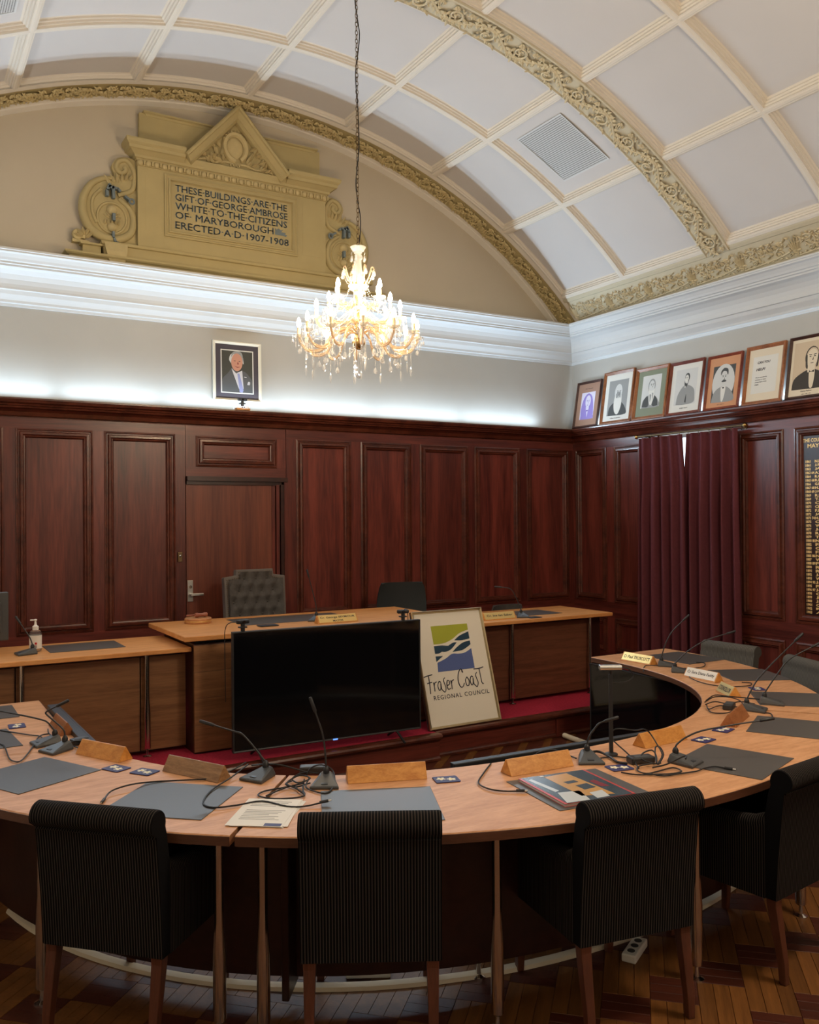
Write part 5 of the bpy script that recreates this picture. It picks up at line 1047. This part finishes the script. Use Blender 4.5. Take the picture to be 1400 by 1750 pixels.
for x0, x1 in ((1.955, 2.105), (3.47, 3.69)): MB().ring([(0, .0895), (.004, .080), (.014, .080), (.018, .0905)], x0, x1, 4.40, 4.93, WQ).build('side_panel', 'ochre', pq)
pbox(MB(), 1.90, 3.74, 4.985, 5.032, 0, .10).build('egg_course', 'ochre', pq)
eg = MB()
for k in range(26):
    x = 1.925 + k * .0716; eg.ball((0, 0, 0), .025, 8, 5, Matrix.Translation(WQ(x, 5.010, .105)) @ Matrix.Diagonal((1, .6, 1.05, 1)))
    eg.box(x + .030, x + .042, B - .118, B - .10, 4.992, 5.03, PQ)
tag(eg.build('egg_and_dart', 'ochre_l', pq, smooth=40), kind='stuff')
CPR = [(.01, 5.03), (.015, 5.045), (.03, 5.05), (.035, 5.07), (.075, 5.10), (.09, 5.105), (.095, 5.13), (.115, 5.15), (.12, 5.17), (.12, 5.185), (.02, 5.20)]
MB().loft([[WQ(1.905 - e, z, 0), WQ(1.905 - e, z, .09 + e), WQ(2.31, z, .09 + e), WQ(2.31, z, 0)] for e, z in CPR]).build('cornice', 'ochre', pq)
MB().loft([[WQ(3.30, z, 0), WQ(3.30, z, .09 + e), WQ(3.735 + e, z, .09 + e), WQ(3.735 + e, z, 0)] for e, z in CPR]).build('cornice', 'ochre', pq)
MB().loft([[WQ(2.31, z, 0), WQ(2.31, z, .09 + e), WQ(3.30, z, .09 + e), WQ(3.30, z, 0)] for e, z in CPR[:4] + [(.05, 5.10), (.055, 5.115), (.0, 5.118)]]).build('cornice', 'ochre', pq)
pbox(MB(), 1.93, 3.69, 5.18, 5.475, 0, .055).build('parapet', 'ochre', pq); stack(MB(), 1.96, 3.66, [(-.03, 5.455), (-.02, 5.47), (.0, 5.476), (.0, 5.49), (-.06, 5.50)]).build('parapet_cap', 'ochre', pq)
MB().add([WQ(2.33, 5.115, .10), WQ(3.28, 5.115, .10), WQ(2.80, 5.57, .10)], [(0, 1, 2)]).build('tympanum', 'ochre', pq)
def rake(p, q, s):
    a, b = Vector((*p, 0)), Vector((*q, 0)); d = (b - a).normalized(); n = Vector((-d.y, d.x, 0)) * s
    return MB().loft([[WQ(c.x + n.x * o, c.y + n.y * o, dd) for o, dd in ((0, .0), (0, .215), (-.012, .225), (-.03, .222), (-.036, .205), (-.075, .175), (-.082, .178), (-.098, .150), (-.105, .10), (-.105, 0))] for c in ((a - d * .0), b)])
rake((2.30, 5.135), (2.802, 5.688), 1).build('raking_cornice', 'ochre', pq); rake((3.312, 5.135), (2.802, 5.688), -1).build('raking_cornice', 'ochre', pq)
# relief in the tympanum
rl = MB(); TQ = frame3(WQ(2.80, 5.115, .10), (1, 0, 0), (0, 0, 1))
rl.tube([TQ @ Vector((.105 * math.cos(a), .20 + .125 * math.sin(a), .012)) for a in [PI * 1.65 + 2 * PI * .92 * i / 30 for i in range(31)]], .026, 6)
rl.ball((0, 0, 0), .085, 12, 6, TQ @ Matrix.Translation((0, .20, 0)) @ Matrix.Diagonal((1, 1.2, .18, 1)))
lf = MB(); rnd = random.Random(4)
for s in (-1, 1):
    lf.tube([Vector((s * x, y, .01)) for x, y in [(.02, .05), (.10, .055), (.2, .03), (.30, .05), (.38, .02)]], .011, 5)
    for i in range(44):
        x = .09 + .30 * rnd.random(); mx_ = .40 - x * .86
        y = .015 + rnd.random() * max(.02, mx_ * .75)
        if x < .13 and y > .08: continue
        leaf(lf, s * x, y, rnd.uniform(.3, 1.6) if s > 0 else PI - rnd.uniform(.3, 1.6), .068, .034, .05)
    lf.tube([Vector((q[0] + s * .03, q[1], .012)) for q in spiral(0, .035, .028, 0, 1.2, s, .01)], .007, 5)
for i in range(9): leaf(lf, .09 * math.cos(.5 + 2.2 * i / 8), .21 + .11 * math.sin(.5 + 2.2 * i / 8), .5 + 2.2 * i / 8, .045, .03, .03)
rl.v += []; rl.add(lf.v, lf.f, TQ); tag(rl.build('carved_relief', 'ochre_l', pq, smooth=40), kind='stuff')
# side scrolls
def sidescroll(s):
    X = lambda x: 2.82 + s * (x - 2.82) if s > 0 else 5.642 - x
    Wd = lambda x, z, d: WQ(X(x), z, d)
    ol = cv([(1.905, 5.03), (1.84, 5.05), (1.74, 5.03), (1.69, 4.95), (1.71, 4.88), (1.68, 4.84), (1.58, 4.80), (1.49, 4.74), (1.44, 4.64), (1.43, 4.53), (1.46, 4.42), (1.52, 4.34), (1.62, 4.29), (1.905, 4.27)], 3)
    n = len(ol); m = MB(); m.add([Wd(x, z, 0) for x, z in ol] + [Wd(x, z, .050) for x, z in ol], [tuple(range(n, 2 * n))] + [(i, (i + 1) % n, n + (i + 1) % n, n + i) for i in range(n)]); m.build('scroll_plate', 'ochre', pq)
    m = MB()
    outer = [(1.69, 4.84), (1.60, 4.82), (1.51, 4.75), (1.455, 4.64), (1.445, 4.53), (1.475, 4.42), (1.54, 4.345), (1.64, 4.305), (1.75, 4.31), (1.85, 4.38), (1.875, 4.49), (1.84, 4.60), (1.75, 4.67)]
    P = smoothpts([Vector(Wd(x, z, .05)) for x, z in outer], 4); k = len(P); m.tube(P, [.018 + .022 * math.sin(PI * i / (k - 1)) for i in range(k)], 8)
    m.tube(smoothpts([Vector(Wd(x, z, .05)) for x, z in [(1.74, 4.70), (1.86, 4.76), (1.885, 4.86), (1.875, 4.95), (1.82, 5.02), (1.75, 5.0), (1.73, 4.94), (1.77, 4.90), (1.81, 4.93), (1.80, 4.96)]], 4), .022, 8)
    m.tube([Vector(Wd(1.69 + .125 * math.cos(a), 4.49 + .135 * math.sin(a), .05)) for a in [2 * PI * i / 22 for i in range(22)]], .013, 6, True)
    m.tube(smoothpts([Vector(Wd(x, z, .05)) for x, z in [(1.60, 4.73), (1.53, 4.64), (1.525, 4.52), (1.56, 4.43)]], 4), .016, 6)
    m.build('scroll_moulding', 'ochre', pq, smooth=50)
    m = MB(); T = frame3(WQ(X(1.66), 4.80, .045), (s, 0, 0), (0, 0, 1)) if s > 0 else frame3(WQ(X(1.66), 4.80, .045), (-1, 0, 0), (0, 0, 1), (0, -1, 0))
    l2 = MB()
    for i in range(6): leaf(l2, .03 + .03 * i, -.02 + .012 * i, 2.3 - .22 * i, .11 - .008 * i, .032, .035)
    for i in range(7): leaf(l2, .03, -.31, .15 + .45 * i, .085, .022, .02)
    for i in range(5): leaf(l2, .03 + (i - 2) * .03, -.375, PI / 2, .05, .028, .03)
    l2.ball((.03, -.24, .0), .05, 10, 5); l2.ball((.03, -.39, .0), .045, 10, 5)
    for i in range(8): leaf(l2, .05, -.60, 2 * PI * i / 8 + .39, .095, .032, .05)
    l2.ball((.05, -.60, .075), .02, 8, 5)
    for i in range(5): leaf(l2, -.20, -.52, 2.9 - .55 * i, .10, .04, .04)
    m.add(l2.v, l2.f, T); tag(m.build('scroll_relief', 'ochre_l', pq, smooth=40), kind='stuff')
    a, b = sorted((X(1.43), X(1.60))); stack(MB(), a, b, [(-.01, 4.13), (-.01, 4.215), (.01, 4.22), (.012, 4.236), (-.02, 4.24)]).build('scroll_pedestal', 'ochre', pq)
    m = MB(); m.tube([Vector(Wd(1.405 + q[0], 4.295 + q[1], .05)) for q in spiral(0, 0, .048, -.5, 1.3, 1, .01)], .02, 7); a, b = sorted((X(1.36), X(1.50))); pbox(m, a, b, 4.236, 4.262, 0, .06); m.build('small_scroll', 'ochre_l', pq, smooth=50)
    a, b = sorted((X(1.62), X(1.80))); m = MB(); m.loft([[WQ(a - .01, 4.26, 0), WQ(a - .01, 4.26, .12), WQ(b + .01, 4.26, .12), WQ(b + .01, 4.26, 0)], [WQ(a, 4.18, 0), WQ(a, 4.18, .15), WQ(b, 4.18, .15), WQ(b, 4.18, 0)], [WQ(a + .03, 4.06, 0), WQ(a + .03, 4.06, .17), WQ(b - .03, 4.06, .17), WQ(b - .03, 4.06, 0)]]); m.build('corbel_boss', 'ochre_l', pq)
    # painted grey ornaments
    def strip(pts, w):
        m = MB()
        for p, q in zip(pts[:-1], pts[1:]):
            p, q = Vector((*p, 0)), Vector((*q, 0)); d = (q - p).normalized(); nn_ = Vector((-d.y, d.x, 0)) * w
            c = [p + nn_ - d * w * .3, q + nn_ + d * w * .3, q - nn_ + d * w * .3, p - nn_ - d * w * .3]
            m.add([Wd(v.x, v.y, .098) for v in c] + [Wd(v.x, v.y, .05) for v in c], [(0, 1, 2, 3), (0, 1, 5, 4), (1, 2, 6, 5), (2, 3, 7, 6), (3, 0, 4, 7)])
        m.build('grey_ornament', 'slate', pq)
    strip([(1.645, 4.67), (1.645, 4.72), (1.66, 4.755), (1.695, 4.745), (1.70, 4.66)], .012); strip([(1.69, 4.752), (1.735, 4.745), (1.755, 4.725)], .009); strip([(1.66, 4.775), (1.675, 4.755)], .008)
    strip([(1.795, 4.69), (1.835, 4.665)], .009); strip([(1.70, 4.52), (1.70, 4.465)], .012); strip([(1.695, 4.36), (1.695, 4.315)], .010); strip([(1.70, 4.305), (1.72, 4.255)], .010); strip([(1.715, 4.268), (1.73, 4.262)], .014)
    m = MB(); m.tube([Vector(Wd(1.852 + .020 * math.cos(a), 4.650 + .022 * math.sin(a), .095)) for a in [2 * PI * i / 12 for i in range(12)]], .009, 5, True)
    m.build('grey_ornament', 'slate', pq)
sidescroll(1); sidescroll(-1)
LN = [('THESE\u00b7BUILDINGS\u00b7ARE\u00b7THE', 4.812, 1.085, .0, .062), ('GIFT\u00b7OF\u00b7GEORGE\u00b7AMBROSE', 4.732, 1.09, .0, .062), ('WHITE\u00b7TO\u00b7THE\u00b7CITIZENS', 4.652, 1.085, .0, .062), ('OF\u00b7 MARYBOROUGH', 4.570, .945, .0, .062), ('ERECTED\u00b7A\u00b7D\u00b71907-1908', 4.478, 1.10, .0, .064)]
for s, z, w_, dx, hh in [(a, b, c, d + q, e) for a, b, c, d, e in LN for q in (0, .0045)]: text('raised_letters', s, 'slate', pq, PQ @ frame3((2.236 + dx, B - .0905, z), (1, 0, 0), (0, 0, 1)), width=w_, height=hh, ext=.003, bold=0)
m = MB(); zz = [(3.20, 4.636), (3.215, 4.62), (3.235, 4.636), (3.26, 4.62), (3.285, 4.632), (3.262, 4.606), (3.31, 4.60), (3.30, 4.585), (3.325, 4.582), (3.31, 4.565), (3.28, 4.572), (3.20, 4.572)]
m.add([WQ(x, z, .094) for x, z in zz], [tuple(range(len(zz)))]).build('grey_leaf_mark', 'slate', pq)
# ------------------------------------------------------------------ chandelier
CX, CY = 2.90, 5.60
ch = empty('chandelier', (CX, CY, 2.84), label='crystal chandelier with three tiers of lit candle bulbs hanging on a long chain', cat='chandelier')
zt = lambda z: z - 2.84
MB().lathe([(.008, zt(3.05)), (.03, zt(3.06)), (.05, zt(3.10)), (.035, zt(3.14)), (.02, zt(3.18)), (.030, zt(3.24)), (.018, zt(3.30)), (.015, zt(3.40)), (.05, zt(3.50)), (.055, zt(3.53)), (.020, zt(3.55))], 16).build('stem', 'gilt', ch, smooth=50)
MB().lathe([(.055, zt(3.53)), (.050, zt(3.56)), (.030, zt(3.62)), (.020, zt(3.70)), (.022, zt(3.735)), (.03, zt(3.745))], 16).build('glass_neck', 'crystal', ch, smooth=50)
MB().lathe([(.012, zt(3.745)), (.040, zt(3.755)), (.058, zt(3.785)), (.052, zt(3.79)), (.035, zt(3.765)), (.012, zt(3.76))], 16).build('top_bowl', 'crystal', ch, smooth=50)
MB().lathe([(.01, zt(3.46)), (.055, zt(3.475)), (.075, zt(3.505)), (.068, zt(3.505)), (.05, zt(3.485)), (.01, zt(3.475))], 18).build('upper_bowl', 'crystal', ch, smooth=50)
MB().lathe([(.003, zt(2.845)), (.018, zt(2.853)), (.022, zt(2.868)), (.010, zt(2.885)), (.003, zt(2.89)), (.003, zt(3.05))], 12).build('bottom_ball', 'crystal', ch, smooth=50)
def drop_mesh(mb, x, y, z, s, kind=0):
    """cut crystal pendant hanging from (x, y, z)"""
    P = [(.0008, 0), (.25 * s, -.25 * s), (.42 * s, -.8 * s), (.34 * s, -1.15 * s), (.001, -1.35 * s)] if kind == 0 else [(.0008, 0), (.20 * s, -.5 * s), (.22 * s, -1.0 * s), (.001, -2.0 * s)]
    mb.lathe(P, 6, Matrix.Translation((x, y, z)), caps=False)
def beads(mb, pts, r, step):
    for a, b in zip(pts[:-1], pts[1:]):
        a, b = Vector(a), Vector(b); k = max(1, int((b - a).length / step))
        for i in range(k): mb.ball(tuple(a + (b - a) * i / k), r, 5, 3)
def tier(n, rad, zc, hub, dip, ph, seed, drops):
    rnd = random.Random(seed); first = None
    a = empty('arm', (0, 0, 0)); a.parent = ch
    P = smoothpts([(.03, 0, hub), (.25 * rad, 0, hub + .02), (.45 * rad, 0, hub - .02), (.62 * rad, 0, zc - dip), (.85 * rad, 0, zc - dip - .008), (.98 * rad, 0, zc - .03), (rad, 0, zc)], 5)
    arm = MB().tube(P, .0085, 6).tube([p + Vector((0, 0, .013)) for p in P[3:-4]], .0045, 5)
    bpy.data.objects.remove(a)
    a = arm.build('arm', 'amber', ch, smooth=50)
    MB().lathe([(.008, zc - .004), (.030, zc), (.046, zc + .016), (.042, zc + .016), (.026, zc + .006), (.008, zc + .004)], 12, Matrix.Translation((rad, 0, 0))).build('drip_pan', 'crystal', a, smooth=50)
    MB().lathe([(.012, zc), (.0125, zc + .072), (.006, zc + .073)], 10, Matrix.Translation((rad, 0, 0))).build('candle_sleeve', 'candle', a, smooth=50)
    MB().lathe([(.006, zc + .072), (.0145, zc + .088), (.0155, zc + .102), (.0115, zc + .124), (.004, zc + .140), (.0008, zc + .144)], 10, Matrix.Translation((rad, 0, 0))).build('bulb', 'bulb', a, smooth=True)
    m = MB()
    for k in range(6):
        t = 2 * PI * k / 6; x, y = rad + .044 * math.cos(t), .044 * math.sin(t); ln = rnd.uniform(.018, .05)
        beads(m, [(x, y, zc + .012), (x, y, zc + .012 - ln)], .0048, .010); drop_mesh(m, x, y, zc + .012 - ln, .021, k % 2)
    if drops:
        for q, ln in ((.55, .07), (.72, .11), (.9, .06)):
            p = P[int(q * (len(P) - 1))]; beads(m, [tuple(p), (p.x, p.y, p.z - ln)], .005, .0105); drop_mesh(m, p.x, p.y, p.z - ln, rnd.uniform(.030, .042), 0 if q != .72 else 1)
        b0 = Vector(P[int(.45 * (len(P) - 1))]); c, s = math.cos(2 * PI / n), math.sin(2 * PI / n)
        e0 = Vector((rad * .96, 0, zc)); e1 = Vector((rad * .96 * c, rad * .96 * s, zc)); md = (e0 + e1) / 2 - Vector((0, 0, .075))
        beads(m, smoothpts([e0, md, e1], 6), .005, .0105)
    i0 = Vector((.04, 0, hub + .18)); beads(m, smoothpts([i0, (i0 + Vector((rad, 0, zc))) / 2 - Vector((0, 0, .04)), Vector((rad - .03, 0, zc + .01))], 5), .0048, .011)
    tag(m.build('crystal_beads', 'crystal', a), kind='stuff')
    a.rotation_euler = (0, 0, ph)
    for k in range(1, n):
        c = copy_tree(a, parent=ch); c.rotation_euler = (0, 0, ph + 2 * PI * k / n)
tier(12, .425, zt(3.13), zt(3.17), .085, .12, 1, True); tier(8, .300, zt(3.27), zt(3.24), .055, .35, 2, True); tier(6, .170, zt(3.40), zt(3.36), .035, .1, 3, False)
m = MB()
for k in range(8):
    a = 2 * PI * k / 8; c, s = math.cos(a), math.sin(a)
    m.tube(smoothpts([(.05 * c, .05 * s, zt(3.52)), (.085 * c, .085 * s, zt(3.58)), (.10 * c, .10 * s, zt(3.635)), (.118 * c, .118 * s, zt(3.62)), (.112 * c, .112 * s, zt(3.605))], 4), .005, 5)
m.build('crown_curls', 'amber', ch, smooth=50)
m = MB()
for k in range(8):
    a = 2 * PI * k / 8; c, s = math.cos(a), math.sin(a)
    drop_mesh(m, .118 * c, .118 * s, zt(3.61), .034); beads(m, [(.05 * c, .05 * s, zt(3.74)), (.05 * c, .05 * s, zt(3.72))], .005, .011); drop_mesh(m, .05 * c, .05 * s, zt(3.72), .028)
    q0, q1 = Vector((.118 * c, .118 * s, zt(3.61))), Vector((.05 * c, .05 * s, zt(3.52))); beads(m, [q0, (q0 + q1) / 2 - Vector((0, 0, .03)), q1], .0045, .01)
for k in range(10):
    a = 2 * PI * k / 10; c, s = math.cos(a), math.sin(a); r_ = .05 + .05 * (k % 3); ln = .09 + .05 * (k % 4)
    beads(m, [(r_ * c, r_ * s, zt(3.13)), (r_ * c, r_ * s, zt(3.13) - ln)], .005, .0105); drop_mesh(m, r_ * c, r_ * s, zt(3.13) - ln, .040, k % 2)
tag(m.build('crystal_drops', 'crystal', ch), kind='stuff')
# chain and flex
ztop = ZC + RV - .02; n = 62; dz = (ztop - 3.79) / n; m0 = MB()
link = [(.010 * math.cos(a), 0, (dz * .62) * math.sin(a)) for a in [2 * PI * i / 10 for i in range(10)]]
for k in range(n): m0.tube([Matrix.Rotation(PI / 2 * (k % 2), 4, 'Z') @ Vector(p) + Vector((0, 0, zt(3.79 + (k + .5) * dz))) for p in link], .0026, 5, True)
m0.build('chain', 'bronze', ch, smooth=50)
MB().tube(smoothpts([(.004 + .014 * math.sin(k * 1.1), .010 * math.cos(k * 1.7), zt(3.76 + (ztop - 3.76) * k / 16)) for k in range(17)], 4), .0042, 6).build('flex', 'cable', ch, smooth=50)
MB().lathe([(.001, zt(ztop) - .02), (.03, zt(ztop) - .015), (.055, zt(ztop) + .01), (.06, zt(ztop) + .024)], 18).build('ceiling_rose', 'gilt', ch, smooth=50)
